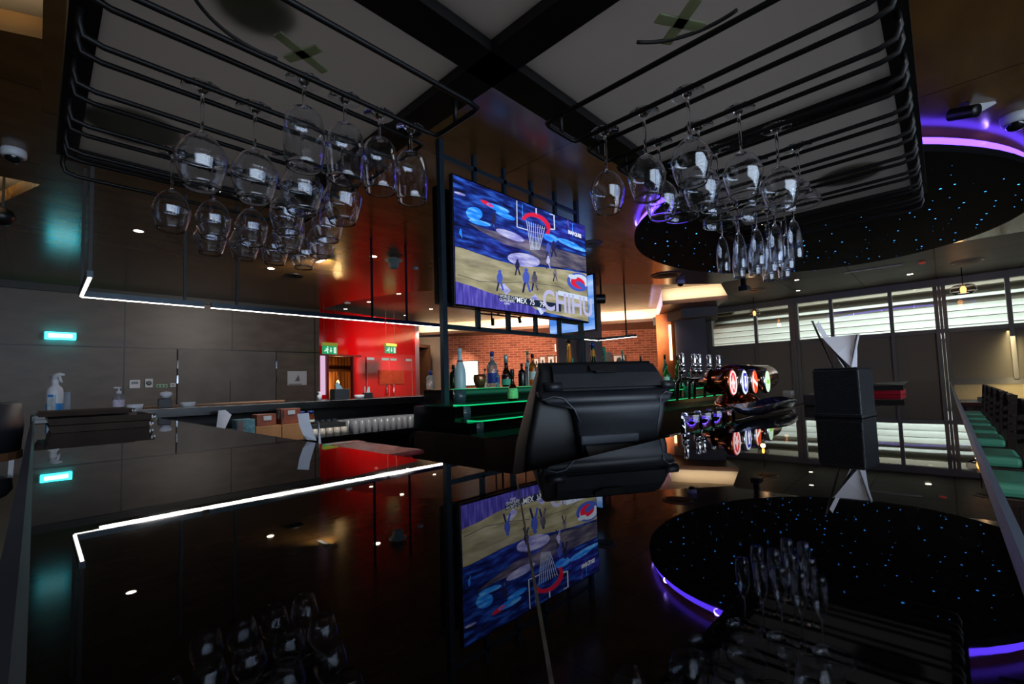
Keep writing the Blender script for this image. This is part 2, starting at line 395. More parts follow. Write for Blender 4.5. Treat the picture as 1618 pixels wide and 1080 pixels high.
struct(b.build('trim_6', mat('passage_timber', (70, 40, 20), 0.5, var=0.2)))
pl = on(534, 603, (R0[0]-RN.x*2.2, R0[1]-RN.y*2.2), (R1[0]-RN.x*2.2, R1[1]-RN.y*2.2))
lp = thing('hanging_bulb', 'small glowing bulb hanging in the timber passage beyond the red wall', 'lamp', (pl.x, pl.y, 1.38))
MB().lathe([(0, 0), (.03, .02), (.045, .06), (.03, .1), (.012, .13), (0, .13)], 16).build('bulb', emat('warm_bulb', (255, 190, 90), 20), lp)
MB().tube([(0, 0, .13), (0, 0, 1.1)], 0.006).build('cord', BLACKM, lp)
light('passage_bulb_light', 'POINT', (pl.x-.05, pl.y-0.15, 1.45), 22, (1, .62, .25), 0.05)

# glass double door and its sign on the red wall
t0, t1, tm = tt(579)[0], tt(650)[0], tt(614)[0]
b = MB((7, 12, 0)); redbox(b, t0, t1, 0.012, 0.03, 0.05, 2.12); d2 = struct(b.build('door_2', m_red))
b = MB((7, 12, 0)); redbox(b, tm-0.012, tm+0.012, 0.03, 0.034, 0.05, 2.12); redbox(b, t0-.01, t0+.01, 0.03, 0.034, 0.05, 2.12); redbox(b, t1-.012, t1+.012, 0.03, 0.034, 0.05, 2.12)
o = b.build('door_edge', mat('pale_glass_edge', (170, 90, 84), 0.3)); o.parent = d2; o.location = (0, 0, 0)
for s_ in (-0.13, 0.13):
    b = MB((7, 12, 0)); P = Vector((R0[0], R0[1], 0))+RD_*(tm+s_)+RN*0.07
    b.tube([P+Vector((0, 0, 0.85)), P+Vector((0, 0, 1.35))], 0.02, 10)
    for z in (0.95, 1.25): b.tube([P+Vector((0, 0, z)), P-RN*0.045+Vector((0, 0, z))], 0.012)
    o = b.build('door_handle', CHROME); o.parent = d2; o.location = (0, 0, 0)
for t_ in (t0+.12, tm-.16, tm+.16, t1-.14):
    b = MB((7, 12, 0)); redbox(b, t_-.13, t_+.13, 0.03, 0.045, 2.03, 2.10); o = b.build('door_fitting', CHROME); o.parent = d2; o.location = (0, 0, 0)
b = MB((7, 12, 0)); redbox(b, tt(597)[0], tt(637)[0], 0.035, 0.055, 1.33, 1.74)
o = b.build('wall_plaque', mat('copper_plaque', (170, 60, 34), 0.35, 0.3, var=0.25, scale=12)); tag(o, 'dull copper plaque on the red glass doors', 'plaque')
P = Vector((R0[0], R0[1], 0))+RD_*(tt(617)[0])+RN*1.1
light('plaque_light', 'SPOT', (P.x, P.y, 2.6), 55, (1, .8, .6), 0.02, (P.x-RN.x*1.1, P.y-RN.y*1.1, 1.7), None, 50, 1.0)

# timber faced wall between red wall and brick room, and brick walls
WA = on(656, 600, (8.35, 12.15), (9.6, 14.03)); 
struct(MB((9, 13, 0)).prism([(8.3, 12.13), (8.4, 12.05), (8.55, 13.0), (9.7, 14.1), (9.6, 14.2), (8.4, 13.1)], 0, 3.2).build('wall_link', mat('dark_link_wall', (110, 20, 14), 0.4, var=0.1)))
PA, PB = on(658, 600, (9.2, 13.9), (10.5, 12.6)), on(698, 600, (9.2, 13.9), (10.5, 12.6))
b = MB((9.5, 13.5, 0)); b.prism([(PA.x, PA.y), (PB.x, PB.y), (PB.x+.5, PB.y+.5), (PA.x+.5, PA.y+.5)], 0, 3.0)
struct(b.build('wall_timber', mat('tan_veneer', (150, 116, 82), 0.5, var=0.15, scale=3, stretch=(1, 1, .3))))

def brickmat(name, axes):
    m, nt, b, L = nodemat(name)
    tc = nt.nodes.new('ShaderNodeTexCoord'); sep = nt.nodes.new('ShaderNodeSeparateXYZ'); L.new(tc.outputs['Object'], sep.inputs['Vector'])
    cmb = nt.nodes.new('ShaderNodeCombineXYZ'); L.new(sep.outputs['X'], cmb.inputs['X']); L.new(sep.outputs['Z'], cmb.inputs['Y'])
    br = nt.nodes.new('ShaderNodeTexBrick'); br.inputs['Scale'].default_value = 1; br.inputs['Brick Width'].default_value = 0.30
    br.inputs['Row Height'].default_value = 0.088; br.inputs['Mortar Size'].default_value = 0.008
    br.inputs['Color1'].default_value = (*s2l((168, 92, 66)), 1); br.inputs['Color2'].default_value = (*s2l((128, 62, 44)), 1); br.inputs['Mortar'].default_value = (*s2l((190, 140, 112)), 1)
    L.new(cmb.outputs['Vector'], br.inputs['Vector'])
    n = nt.nodes.new('ShaderNodeTexNoise'); n.inputs['Scale'].default_value = 3; n.inputs['Detail'].default_value = 6; L.new(cmb.outputs['Vector'], n.inputs['Vector'])
    mr = nt.nodes.new('ShaderNodeMapRange'); mr.inputs['To Min'].default_value = 0.7; mr.inputs['To Max'].default_value = 1.3; L.new(n.outputs['Fac'], mr.inputs['Value'])
    mx = nt.nodes.new('ShaderNodeVectorMath'); mx.operation = 'SCALE'; L.new(br.outputs['Color'], mx.inputs[0]); L.new(mr.outputs['Result'], mx.inputs['Scale'])
    L.new(mx.outputs['Vector'], b.inputs['Base Color']); b.inputs['Roughness'].default_value = 0.85
    bp = nt.nodes.new('ShaderNodeBump'); bp.inputs['Strength'].default_value = 0.5; bp.inputs['Distance'].default_value = 0.01; L.new(br.outputs['Fac'], bp.inputs['Height']); bp.invert = True
    L.new(bp.outputs['Normal'], b.inputs['Normal'])
    return m
m_brick = brickmat('red_brick', 'XZ')
def brickwall(name, A, B, z1=3.12):
    A = Vector(A); B = Vector(B); L_ = (B-A).length; ang = math.atan2(B.y-A.y, B.x-A.x)
    o = MB().box(0, L_, 0, 0.12, 0, z1).build(name, m_brick); o.location = (A.x, A.y, 0); o.rotation_euler = (0, 0, ang)
    return struct(o)
CN = (11.87, 12.44); BE = (16.6, 6.9)
brickwall('wall_brick', (10.55, 13.90), CN)
brickwall('wall_brick', CN, BE)

# window wall (frames at X = 13.4)
m_frame = mat('grey_window_frame', (120, 118, 112), 0.45, 0.2, var=0.06, scale=5)
WX = 13.4
frames = struct(MB((WX, 2, 0)).box(WX, WX+.12, -6, 4.95, 3.05, 3.25).box(WX, WX+.1, -0.1, 4.9, 2.03, 2.12).box(WX, WX+.1, -6, -.1, 2.03, 2.12)
                .box(WX, WX+.12, -0.1, 4.9, 0.0, 0.15).box(WX-.02, WX+.12, -6, -.05, 0.92, 1.02).build('trim_7', m_frame))
b = MB((WX, 2, 0))
for y in (3.62, 1.92, 0.80, -1.02, -2.4): b.box(WX-.02, WX+.1, y-.035, y+.035, 0.1 if y > 0 else 1.0, 3.1)
for y in (4.86, 2.72, -0.02):
    b.box(WX-.03, WX+.1, y-.10, y-.03, 0, 3.1); b.box(WX-.05, WX+.1, y-.025, y+.025, 0, 3.1); b.box(WX-.03, WX+.1, y+.03, y+.10, 0, 3.1)
struct(b.build('trim_8', m_frame))
m_pane = glassmat('window_glass', (240, 246, 244), 0.0, 1.0)
def panemat():
    m, nt, b_, L = nodemat('window_pane'); 
    t = nt.nodes.new('ShaderNodeBsdfTransparent'); t.inputs['Color'].default_value = (.9, .94, .93, 1); g = nt.nodes.new('ShaderNodeBsdfGlossy'); g.inputs['Roughness'].default_value = 0.02
    fr = nt.nodes.new('ShaderNodeFresnel'); mx = nt.nodes.new('ShaderNodeMixShader'); L.new(fr.outputs['Fac'], mx.inputs['Fac']); L.new(t.outputs['BSDF'], mx.inputs[1]); L.new(g.outputs['BSDF'], mx.inputs[2])
    L.new(mx.outputs['Shader'], nt.nodes['Material Output'].inputs['Surface']); return m
m_pane = panemat()
def shademat():
    m, nt, b_, L = nodemat('dark_roller_shade')
    n = nt.nodes.new('ShaderNodeTexNoise'); n.inputs['Scale'].default_value = 2
    b_.inputs['Base Color'].default_value = (*s2l((132, 127, 114)), 1); b_.inputs['Roughness'].default_value = .8
    t = nt.nodes.new('ShaderNodeBsdfTranslucent'); t.inputs['Color'].default_value = (*s2l((110, 104, 92)), 1)
    mr = nt.nodes.new('ShaderNodeMapRange'); mr.inputs['To Min'].default_value = .10; mr.inputs['To Max'].default_value = .18; L.new(n.outputs['Fac'], mr.inputs['Value'])
    mx = nt.nodes.new('ShaderNodeMixShader'); L.new(mr.outputs['Result'], mx.inputs['Fac']); L.new(b_.outputs['BSDF'], mx.inputs[1]); L.new(t.outputs['BSDF'], mx.inputs[2])
    L.new(mx.outputs['Shader'], nt.nodes['Material Output'].inputs['Surface']); return m
m_shade = shademat()
ys = [4.76, 3.62, 2.82, 2.62, 1.92, 0.80, 0.08, -0.12, -1.02, -2.4, -3.8]
segs = [(4.76, 3.66), (3.58, 2.82), (2.62, 1.96), (1.88, .84), (.76, .08), (-.12, -.98), (-1.06, -2.36), (-2.44, -3.8)]
for k, (a_, c_) in enumerate(segs):
    z0 = 0.15 if a_ > 0 else 1.02
    struct(MB((WX, (a_+c_)/2, 0)).box(WX+.04, WX+.05, c_, a_, 2.12, 3.05).build('window_%d' % (k+1), m_pane))
    sh = MB((WX-.0, (a_+c_)/2, z0)).box(WX+.03, WX+.034, c_-.03, a_+.03, z0, 2.03)
    root = thing('roller_shade', 'dark roller shade drawn down over the %s lower window pane from the left' % ORD[k], 'window shade', (WX, (a_+c_)/2, z0), group='roller shades')
    sh.o = Vector((WX, (a_+c_)/2, z0)); sh.v = [Vector(p) for p in sh.v]; o = sh.build('fabric', m_shade, root)
    MB().box(.02, .045, c_-(a_+c_)/2-.02, a_-(a_+c_)/2+.02, 0.0, 0.03).build('bottom_bar', m_frame, root)
struct(MB((WX, -3, 0)).box(WX+.02, WX+.12, -6, -.1, 0, .92).build('wall_right', mat('cream_low_wall', (214, 196, 150), 0.6, var=0.05)))
struct(MB((12.9, 4.95, 0)).prism([(12.55, 4.62), (13.45, 4.95), (13.45, 5.6), (12.9, 5.9), (12.4, 5.4)], 0, 3.1).build('wall_column', mat('slate_column', (92, 94, 104), 0.6, var=0.08, scale=2)))
struct(MB((12, 5.5, 0)).prism([(12.35, 5.5), (12.5, 5.42), (12.6, 5.9), (12.45, 6.0)], 0, 3.1).build('trim_9', mat('orange_timber', (170, 96, 48), 0.5, var=0.2, scale=4)))
o = MB((12.3, 5.45, 1.6)).box(12.30, 12.33, 5.50, 5.56, 1.75, 2.75).build('wall_strip_light', emat('warm_strip', (255, 200, 140), 6)); tag(o, 'glowing vertical strip light on the orange timber post', 'light')
# outside: pale louvred structure
m_lou = mat('pale_louvre', (222, 224, 220), 0.6, var=0.05, scale=1)
m_loug = mat('grey_fascia', (120, 112, 100), 0.7, var=0.05)
b = MB((18, 0, 3)); 
zz = [(2.1, 2.42), (2.45, 2.63), (2.66, 2.82), (2.85, 2.99)]
for z0, z1 in zz: b.slab([(17.3, -9, z0), (17.3, 12, z0), (17.2, 12, z1), (17.2, -9, z1)], (0.1, 0, 0))
o = struct(b.build('trim_10', m_lou))
b = MB((18, 0, 3)); b.box(17.42, 17.5, -9, 12, 0, 4.8)
b.box(16.9, 17.3, -9, 12, 3.42, 3.46); b.box(17.25, 17.3, -9, 12, 3.46, 3.75)
struct(b.build('trim_11', m_loug))
b = MB((18, 0, 3)); b.box(17.2, 17.26, -9, 12, 3.16, 3.24); b.box(17.0, 17.06, -9, 12, 3.78, 3.95); b.box(16.6, 16.66, -9, 12, 4.12, 4.3); b.box(17.2, 17.3, -9, 12, 3.95, 4.7)
struct(b.build('trim_12', m_lou))
struct(MB((16, 0, 0)).box(13.6, 17.5, -9, 12, -.12, -0.02).build('trim_13', m_loug))

# glazed wall behind the photographer (seen only as glints in the glasses)
struct(MB((-6, 0, 0)).box(-6.1, -6, -6, 11.2, 0, 3.3).build('wall_left', mat('dark_left_wall', (50, 45, 40), 0.6, var=0.1)))
b = MB((0, -6, 0)); b.box(-6, 13.4, -6.1, -6, 0, .9); b.box(-6, 13.4, -6.1, -6, 2.8, 3.3); b.box(5.5, 13.4, -6.1, -6, .9, 2.8)
for x in (-6, -5, -4, -3, -2, -1, 0, 1, 2.2, 3.4, 4.5, 5.4): b.box(x, x+.1, -6.12, -5.98, .9, 2.8)
struct(b.build('wall_front', MATS['dark_left_wall']))
struct(MB((0, -6.3, 0)).box(-6, 5.5, -6.3, -6.25, .9, 2.8).build('window_10', emat('bright_daylight_pane', (200, 225, 255), 4.5)))

# ------------------------------------------------------------------ the bar
CT = 1.10
def granite():
    m, nt, b, L = nodemat('black_granite')
    tc = nt.nodes.new('ShaderNodeTexCoord')
    n = nt.nodes.new('ShaderNodeTexNoise'); n.inputs['Scale'].default_value = 160; n.inputs['Detail'].default_value = 3; L.new(tc.outputs['Object'], n.inputs['Vector'])
    r = nt.nodes.new('ShaderNodeValToRGB'); r.color_ramp.elements[0].position = .55; r.color_ramp.elements[1].position = .78
    r.color_ramp.elements[0].color = (.0022, .0022, .0026, 1); r.color_ramp.elements[1].color = (.012, .012, .012, 1)
    L.new(n.outputs['Fac'], r.inputs['Fac']); L.new(r.outputs['Color'], b.inputs['Base Color'])
    b.inputs['IOR'].default_value = 1.55
    n2 = nt.nodes.new('ShaderNodeTexNoise'); n2.inputs['Scale'].default_value = 9; n2.inputs['Detail'].default_value = 6; L.new(tc.outputs['Object'], n2.inputs['Vector'])
    mr = nt.nodes.new('ShaderNodeMapRange'); mr.inputs['From Min'].default_value = .45; mr.inputs['From Max'].default_value = .75; mr.inputs['To Min'].default_value = 0.006; mr.inputs['To Max'].default_value = 0.035
    L.new(n2.outputs['Fac'], mr.inputs['Value']); L.new(mr.outputs['Result'], b.inputs['Roughness'])
    bp = nt.nodes.new('ShaderNodeBump'); bp.inputs['Strength'].default_value = 0.02; bp.inputs['Distance'].default_value = 0.0004
    n3 = nt.nodes.new('ShaderNodeTexNoise'); n3.inputs['Scale'].default_value = 30; L.new(tc.outputs['Object'], n3.inputs['Vector'])
    L.new(n3.outputs['Fac'], bp.inputs['Height']); L.new(bp.outputs['Normal'], b.inputs['Normal'])
    return m
GRAN = granite()
m_body = mat('dark_walnut_front', (34, 22, 16), 0.4, var=0.3, scale=6, stretch=(1, 1, .2))
bar = thing('bar_counter', 'long black polished granite bar counter turning the corner in the foreground', 'bar counter', (0.25, 0.25, 0))
O = (0.25, 0.25, 0)
YI, XI = 0.488, 0.513
ye = 4.24; xe = 8.9
MB(O).prism([(0, -.026), (XI, YI), (XI, ye), (0, ye)], CT-.04, CT).build('worktop', GRAN, bar, 'left run of black granite worktop')
MB(O).prism([(0.0022, -.026), (xe, -.026), (xe, YI), (XI+.0022, YI)], CT-.04, CT).build('worktop', GRAN, bar, 'right run of black granite worktop')
b = MB(O); b.slab([(0.0015, -.026+.0015, CT-.02), (XI, YI, CT-.02), (XI+.0022, YI, CT-.02), (.0037, -.026, CT-.02)], (0, 0, .0204)).build('joint', mat('pale_joint_filler', (88, 84, 70), 0.7, var=.5, scale=60), bar)
def edge(profile_pts, m, name, label):
    b = MB(O)
    rings = []
    for p in profile_pts: pass
    return b
m_edge = mat('satin_steel_edge', (84, 90, 104), 0.38, 0.6, var=0.08, scale=6)
def ringline(pr):   # mitred run around the outer corner, pr = list of (out, z)
    R = []
    R.append([(-o_, ye, z) for o_, z in pr]); R.append([(-o_, -.026-o_, z) for o_, z in pr]); R.append([(xe, -.026-o_, z) for o_, z in pr])
    return R
pr = [(0.0, CT+.0006), (.006, CT+.0006), (.022, CT-.034), (.024, CT-.05), (0.0, CT-.05)]
b = MB(O); b.loft(ringline(pr), smooth=False).build('edge_trim', m_edge, bar, 'brushed metal edge')
pr = [(-.26, 0.0), (-.26, CT-.045), (-.28, CT-.045), (-.28, 0.0)]
b = MB(O); b.loft(ringline(pr), smooth=False).build('front_panel', m_body, bar)
b = MB(O); b.box(.44, .46, .45, ye, .1, CT-.04).box(.44, xe, .44, .46, .1, CT-.04).build('back_panel', m_body, bar)
# under bar rail along the inside of the right run
rail = thing('speed_rail', 'low black steel bottle rail along the inside of the right counter', 'rail', (3.0, .60, .9))
MB((3.0, .60, .9)).box(1.5, 6.5, .50, .72, .86, 1.02).build('tray', BLACKP, rail)
b = MB((3.0, .60, .9))
for y, z in ((.52, 1.045), (.70, 1.04)): b.tube([(1.5, y, z), (6.5, y, z)], .008)
b.build('rail_bar', CHROME, rail)
# far run
far = thing('bar_counter', 'black granite far bar counter beyond the stacked trays and tumblers', 'bar counter', (3, 4.6, 0))
O2 = (3, 4.6, 0)
MB(O2).box(-.02, 8.9, 4.30, 4.95, 1.06, 1.13, .006).build('worktop', mat('black_worktop', (9, 9, 11), 0.22, var=.2, scale=40), far)
MB(O2).box(.0, 8.9, 4.9, 4.93, .1, 1.06).build('front_panel', m_body, far)
MB(O2).box(.5, 2.9, 3.95, 4.9, .78, .815).build('shelf', mat('steel_under_shelf', (60, 60, 64), 0.3, .8, var=.1), far)
MB(O2).box(.5, 8.8, 4.72, 4.74, .4, 1.06).box(.5, 8.8, 3.99, 4.7, .30, .34).box(3.0, 3.03, 4.0, 4.9, .1, 1.06).build('back_panel', mat('black_cabinet', (10, 9, 9), .5, var=.2), far)
MB(O2).box(.5, 2.9, 3.93, 3.955, .775, .825).build('shelf_edge', CHROME, far)

# ------------------------------------------------------------------ stepped back bar island
isl = thing('back_bar_island', 'black stepped back bar island with green lit glass step edges', 'back bar', (3.4, 2.9, 0))
OI = (3.4, 2.9, 0)
m_gl = mat('black_gloss_panel', (7, 7, 9), 0.12, var=.2, scale=20)
def tier(x0, y0, y1, z0, z1, r=.05, x1=5.75):
    c = [(x0+r*(1-math.cos(a)), y0+r*(1-math.sin(a))) for a in [i*PI/12 for i in range(7)]]
    return [(x1, y0), (x1, y1), (x0, y1)] + c
MB(OI).box(2.34, 7.6, 2.82, 3.30, .1, 1.203).build('top_tier', m_gl, isl)
MB(OI).box(1.95, 7.6, 2.40, 2.88, .93, 1.095).build('middle_tier', m_gl, isl)
MB(OI).box(1.96, 7.6, 2.26, 2.86, .80, .99).build('lower_tier', m_gl, isl)
MB(OI).box(1.92, 7.6, 2.08, 2.84, .1, .91).build('base_cabinet', m_body, isl)
m_step = mat('dark_glass_step', (10, 34, 30), 0.05, em=(20, 200, 140), es=.012, var=.1)
for nm, pts, z in (('glass_step', tier(2.34, 2.80, 2.9, 0, 0, x1=7.6), 1.205), ('glass_step', tier(2.02, 2.38, 2.84, 0, 0, x1=7.6), 1.097), ('glass_step', tier(2.03, 2.25, 2.42, 0, 0, x1=7.6), .993), ('glass_step', tier(1.97, 2.06, 2.3, 0, 0, x1=7.6), .912)):
    MB(OI).prism(pts, z-.004, z+.004).build(nm, m_step, isl)
def ledline(x0, y0, z, x1=7.6, r=.05):
    c = [(x0+r*(1-math.cos(a)), y0+r*(1-math.sin(a)), z) for a in [i*PI/12 for i in range(7)]]
    return [(x0, y0+.12, z)]+c+[(x1, y0, z)]
for (x0, y0, z) in ((2.02, 2.377, 1.100), (2.03, 2.247, .996)):
    MB(OI).tube(ledline(x0, y0, z), .0045, 6).build('green_led_strip', emat('green_led', (18, 235, 140), .85), isl, 'green glowing step edge')
MB(OI).tube(ledline(2.34, 2.797, 1.208), .002, 6).build('green_led_strip', MATS['green_led'], isl, 'green glowing step edge')
# clear acrylic corner upstands
m_acr = mat('smoked_acrylic', (60, 84, 92), .08, var=.1)
for c_, h_ in (((2.36, 2.84, 1.1), .1), ((2.06, 2.44, .995), .1), ((2.05, 2.30, .915), .075)): MB(OI).lathe([(.05, 0), (.052, 0), (.052, h_), (.05, h_)], 24, c_, close=True).build('corner_upstand', m_acr, isl)
light('green_glow', 'AREA', (3.2, 2.36, 1.17), .5, (.1, 1, .55), 2.2, (3.2, 2.9, 1.25), .03)
light('green_glow', 'AREA', (5.8, 2.30, 1.14), .9, (.1, 1, .55), 2.6, (5.8, 2.9, 1.3), .03)

# TV frame standing on the island
fr = thing('display_frame', 'tall blue black steel frame carrying the big television above the island', 'frame', (3.1, 2.79, 1.103))
OF = (3.1, 2.79, 1.103); FX = [2.185, 2.545, 2.91, 3.285, 3.655, 4.035]; FY = 2.80
b = MB(OF); b.bar((FX[0], FY, 1.103), (FX[0], FY, 3.2), .045).build('post', BLUEM, fr)
b = MB(OF); b.bar((FX[5], FY, 1.2095), (FX[5], FY, 3.2), .045).build('post', BLUEM, fr)
for z in (1.70, 3.07):  # rails
    MB(OF).bar((FX[0], FY, z), (FX[5], FY, z), .035).build('rail', BLUEM, fr)
for x in FX[1:5]:
    MB(OF).bar((x, FY, 1.70), (x, FY, 3.2), .035).build('upright', BLUEM, fr)
MB(OF).bar((FX[0], FY+.02, 1.88), (FX[5], FY+.02, 1.88), .03).build('rail', BLUEM, fr)

# television
TX0, TX1, TZ0, TZ1 = 2.235, 4.045, 1.870, 2.900
tv = thing('television', 'large wall size television showing a basketball game above the bar island', 'television', ((TX0+TX1)/2, 2.72, TZ0))
OT = tv.location.copy()
MB(OT).box(TX0-.012, TX1+.012, 2.706, 2.745, TZ0-.014, TZ1+.012, .004).build('case', mat('black_tv_case', (8, 8, 10), .25, var=.1), tv)
MB(OT).box(TX0+.3, TX1-.3, 2.745, 2.776, TZ0+.2, TZ1-.2).build('wall_mount', BLACKM, tv)
MB(OT).box(3.62, 3.86, 2.71, 2.74, TZ0-.045, TZ0-.014).build('sensor_bar', BLACKP, tv)
def tvshader(name, c1, c2, c3, s, scale, stretch=(1, 1, 5)):
    m, nt, b, L = nodemat(name)
    tc = nt.nodes.new('ShaderNodeTexCoord'); mp = nt.nodes.new('ShaderNodeMapping'); mp.inputs['Scale'].default_value = stretch; mp.inputs['Rotation'].default_value = (0, .12, 0)
    L.new(tc.outputs['Object'], mp.inputs['Vector']); n = nt.nodes.new('ShaderNodeTexNoise'); n.inputs['Scale'].default_value = scale; n.inputs['Detail'].default_value = 4; n.inputs['Roughness'].default_value = .45
    L.new(mp.outputs['Vector'], n.inputs['Vector']); r = nt.nodes.new('ShaderNodeValToRGB'); e = r.color_ramp.elements
    e[0].position = .36; e[0].color = (*s2l(c1), 1); e[1].position = .52; e[1].color = (*s2l(c2), 1); q = e.new(.68); q.color = (*s2l(c3), 1)
    L.new(n.outputs['Fac'], r.inputs['Fac']); L.new(r.outputs['Color'], b.inputs['Emission Color']); b.inputs['Emission Strength'].default_value = s
    b.inputs['Base Color'].default_value = (.01, .01, .01, 1); b.inputs['Roughness'].default_value = .25
    return m
TVM = [tvshader('screen_crowd', (8, 14, 50), (20, 42, 128), (46, 96, 205), 1.0, 5.0),
       tvshader('screen_court', (128, 122, 98), (158, 152, 120), (186, 178, 150), 1.0, 3.0),
       tvshader('screen_purple', (58, 56, 140), (78, 70, 176), (112, 104, 196), 1.0, 6.0, (6, 1, 1)),
       tvshader('screen_floor', (54, 56, 84), (92, 86, 104), (128, 122, 132), 1.0, 4.0),
       tvshader('screen_cyan', (20, 100, 225), (40, 140, 245), (120, 195, 255), 1.2, 5.0),
       tvshader('screen_lilac', (130, 130, 205), (175, 178, 230), (205, 205, 240), 1.0, 6.0),
       emat('screen_white', (205, 220, 245), 1.0), emat('screen_red', (225, 30, 60), 1.0), emat('screen_player_dark', (36, 36, 74), 1.0),
       emat('screen_player_blue', (70, 90, 190), 1.0), emat('screen_bug', (22, 34, 62), 1.0)]
sc_ = MB(OT)
def S(zx, zy, lay=1): p = aty(700+zx/4.154, 260+zy/4.154, 2.705); return Vector((min(max(p.x, TX0), TX1), 2.7055-.0002*lay, min(max(p.z, TZ0), TZ1)))
def spoly(pts, m, lay): sc_.m = m; sc_.add([S(x, y, lay) for x, y in pts], [list(range(len(pts)))[::-1]])
def sell(cx, cy, rx, ry, m, lay, rot=0, n=20):
    spoly([(cx+rx*math.cos(a)*math.cos(rot)-ry*math.sin(a)*math.sin(rot), cy+rx*math.cos(a)*math.sin(rot)+ry*math.sin(a)*math.cos(rot)) for a in [2*PI*k/n for k in range(n)]], m, lay)
sc_.m = 0; sc_.add([(TX0, 2.7055, TZ0), (TX1, 2.7055, TZ0), (TX1, 2.7055, TZ1), (TX0, 2.7055, TZ1)], [(0, 1, 2, 3)])
spoly([(80, 536), (130, 548), (350, 625), (500, 665), (640, 672), (800, 690), (960, 720), (960, 1030), (700, 975), (400, 890), (80, 770)], 1, 1)
spoly([(80, 765), (200, 800), (300, 838), (420, 875), (560, 905), (640, 985), (420, 960), (80, 925)], 2, 2)
spoly([(160, 378), (300, 428), (470, 470), (600, 505), (760, 555), (960, 615), (960, 705), (800, 680), (640, 655), (560, 570), (400, 520), (270, 450)], 3, 1)
sell(205, 320, 55, 42, 4, 2, .3); sell(360, 285, 80, 20, 4, 2, .38); sell(410, 335, 70, 16, 4, 3, .4); sell(240, 380, 75, 16, 4, 2, .25)
sell(440, 462, 100, 24, 5, 2, .38); sell(530, 625, 108, 44, 5, 3, .18); sell(830, 520, 85, 18, 4, 2, .42); sell(880, 545, 80, 12, 4, 3, .35); sell(110, 190, 40, 8, 5, 2, .3); sell(290, 255, 50, 12, 7, 2, .5, 12)
sell(705, 480, 50, 25, 4, 2, .3)
def sline(pts, w_, m, lay):
    for (x0, y0), (x1, y1) in zip(pts, pts[1:]):
        d = Vector((x1-x0, y1-y0)).normalized(); n = Vector((-d.y, d.x))*w_/2
        spoly([(x0+n.x, y0+n.y), (x1+n.x, y1+n.y), (x1-n.x, y1-n.y), (x0-n.x, y0-n.y)], m, lay)
sline([(484, 236), (486, 408), (560, 430)], 6, 6, 4); sline([(728, 330), (732, 425), (690, 420)], 8, 6, 4); sline([(610, 285), (612, 340)], 8, 6, 4); sline([(520, 260), (522, 350)], 4, 4, 3); sline([(722, 330), (700, 322)], 6, 6, 4)
sline([(850, 385), (850, 470)], 4, 4, 3)
arc = [(610+82*math.cos(a)+10*math.sin(a), 392+62*math.sin(a)+18*math.cos(a)) for a in [PI+.2+(PI-.1)*k/12 for k in range(13)]]
sline(arc, 26, 7, 5); sline([(690, 385), (694, 425), (685, 455)], 22, 7, 5)
for k in range(9):
    x = 548+15*k; sline([(x, 368+k*5), (x+(600-x)*.55, 560)], 3, 6, 6)
for k in range(5): sline([(552+k*5, 400+34*k), (668-k*9, 420+34*k)], 2.2, 5, 6)
sline([(95, 720), (240, 765), (400, 775), (520, 770)], 3, 8, 3); sline([(560, 770), (760, 800), (940, 900)], 2.5, 8, 3)
for x, y, s_, m_ in ((332, 365, 1.0, 8), (372, 755, 1.3, 9), (488, 670, 1.0, 8), (545, 755, 1.5, 9), (600, 760, 1.2, 3), (690, 560, .9, 9), (725, 550, 1.0, 8), (690, 640, .8, 5), (115, 450, .6, 4), (820, 390, .6, 2), (735, 720, .8, 3)):
    sell(x, y-42*s_, 8*s_, 9*s_, m_, 5); sell(x, y-10*s_, 15*s_, 28*s_, m_, 5); sline([(x-5*s_, y+12*s_), (x-14*s_, y+56*s_)], 9*s_, 8, 5); sline([(x+5*s_, y+12*s_), (x+18*s_, y+54*s_)], 9*s_, m_, 5)
sline([(385, 790), (430, 840)], 40, 5, 4)
sell(890, 770, 78, 60, 9, 3, .3); sell(895, 765, 62, 44, 6, 4, .3); sell(885, 775, 50, 34, 7, 5, .5); sell(905, 790, 40, 16, 9, 6, .6); sell(850, 735, 30, 14, 6, 7, .3)
spoly([(756, 825), (960, 870), (960, 900), (756, 855)], 6, 4)
sline([(590, 860), (660, 970)], 40, 5, 4); sline([(610, 900), (650, 980)], 20, 6, 5)
spoly([(365, 845), (775, 915), (775, 965), (365, 885)], 10, 6)
SCR = sc_.build('screen', TVM, tv, 'lit screen showing a basketball hoop, a tan court and blue crowd', fix=False)
m_tw = emat('screen_text', (225, 232, 245), 1.1); m_tl = emat('screen_text_lilac', (186, 186, 226), 1.0)
def tvtext(body, zx, zy, size, m_, lay=9, tilt=0.0, bold=0.0, sx=1.0):
    p = S(zx, zy, lay); o = text('screen_text', body, size, (p.x, p.y, p.z), (1, 0, tilt), (0, 0, 1), m_, SCR, tuple(OT), extrude=.0, bold=bold); return o
tvtext('CHIHU', 655, 945, .27, m_tl, 8, .0, .006)
tvtext('WORLD CUP', 370, 868, .036, m_tw); tvtext('QUALIFIERS', 370, 892, .036, m_tw); tvtext('GAME', 400, 915, .026, m_tw)
tvtext('MEX  75', 482, 903, .070, m_tw, bold=.001); tvtext('79', 635, 931, .070, m_tw, bold=.001)
tvtext('MARQUEE', 822, 450, .05, m_tw, bold=.003)
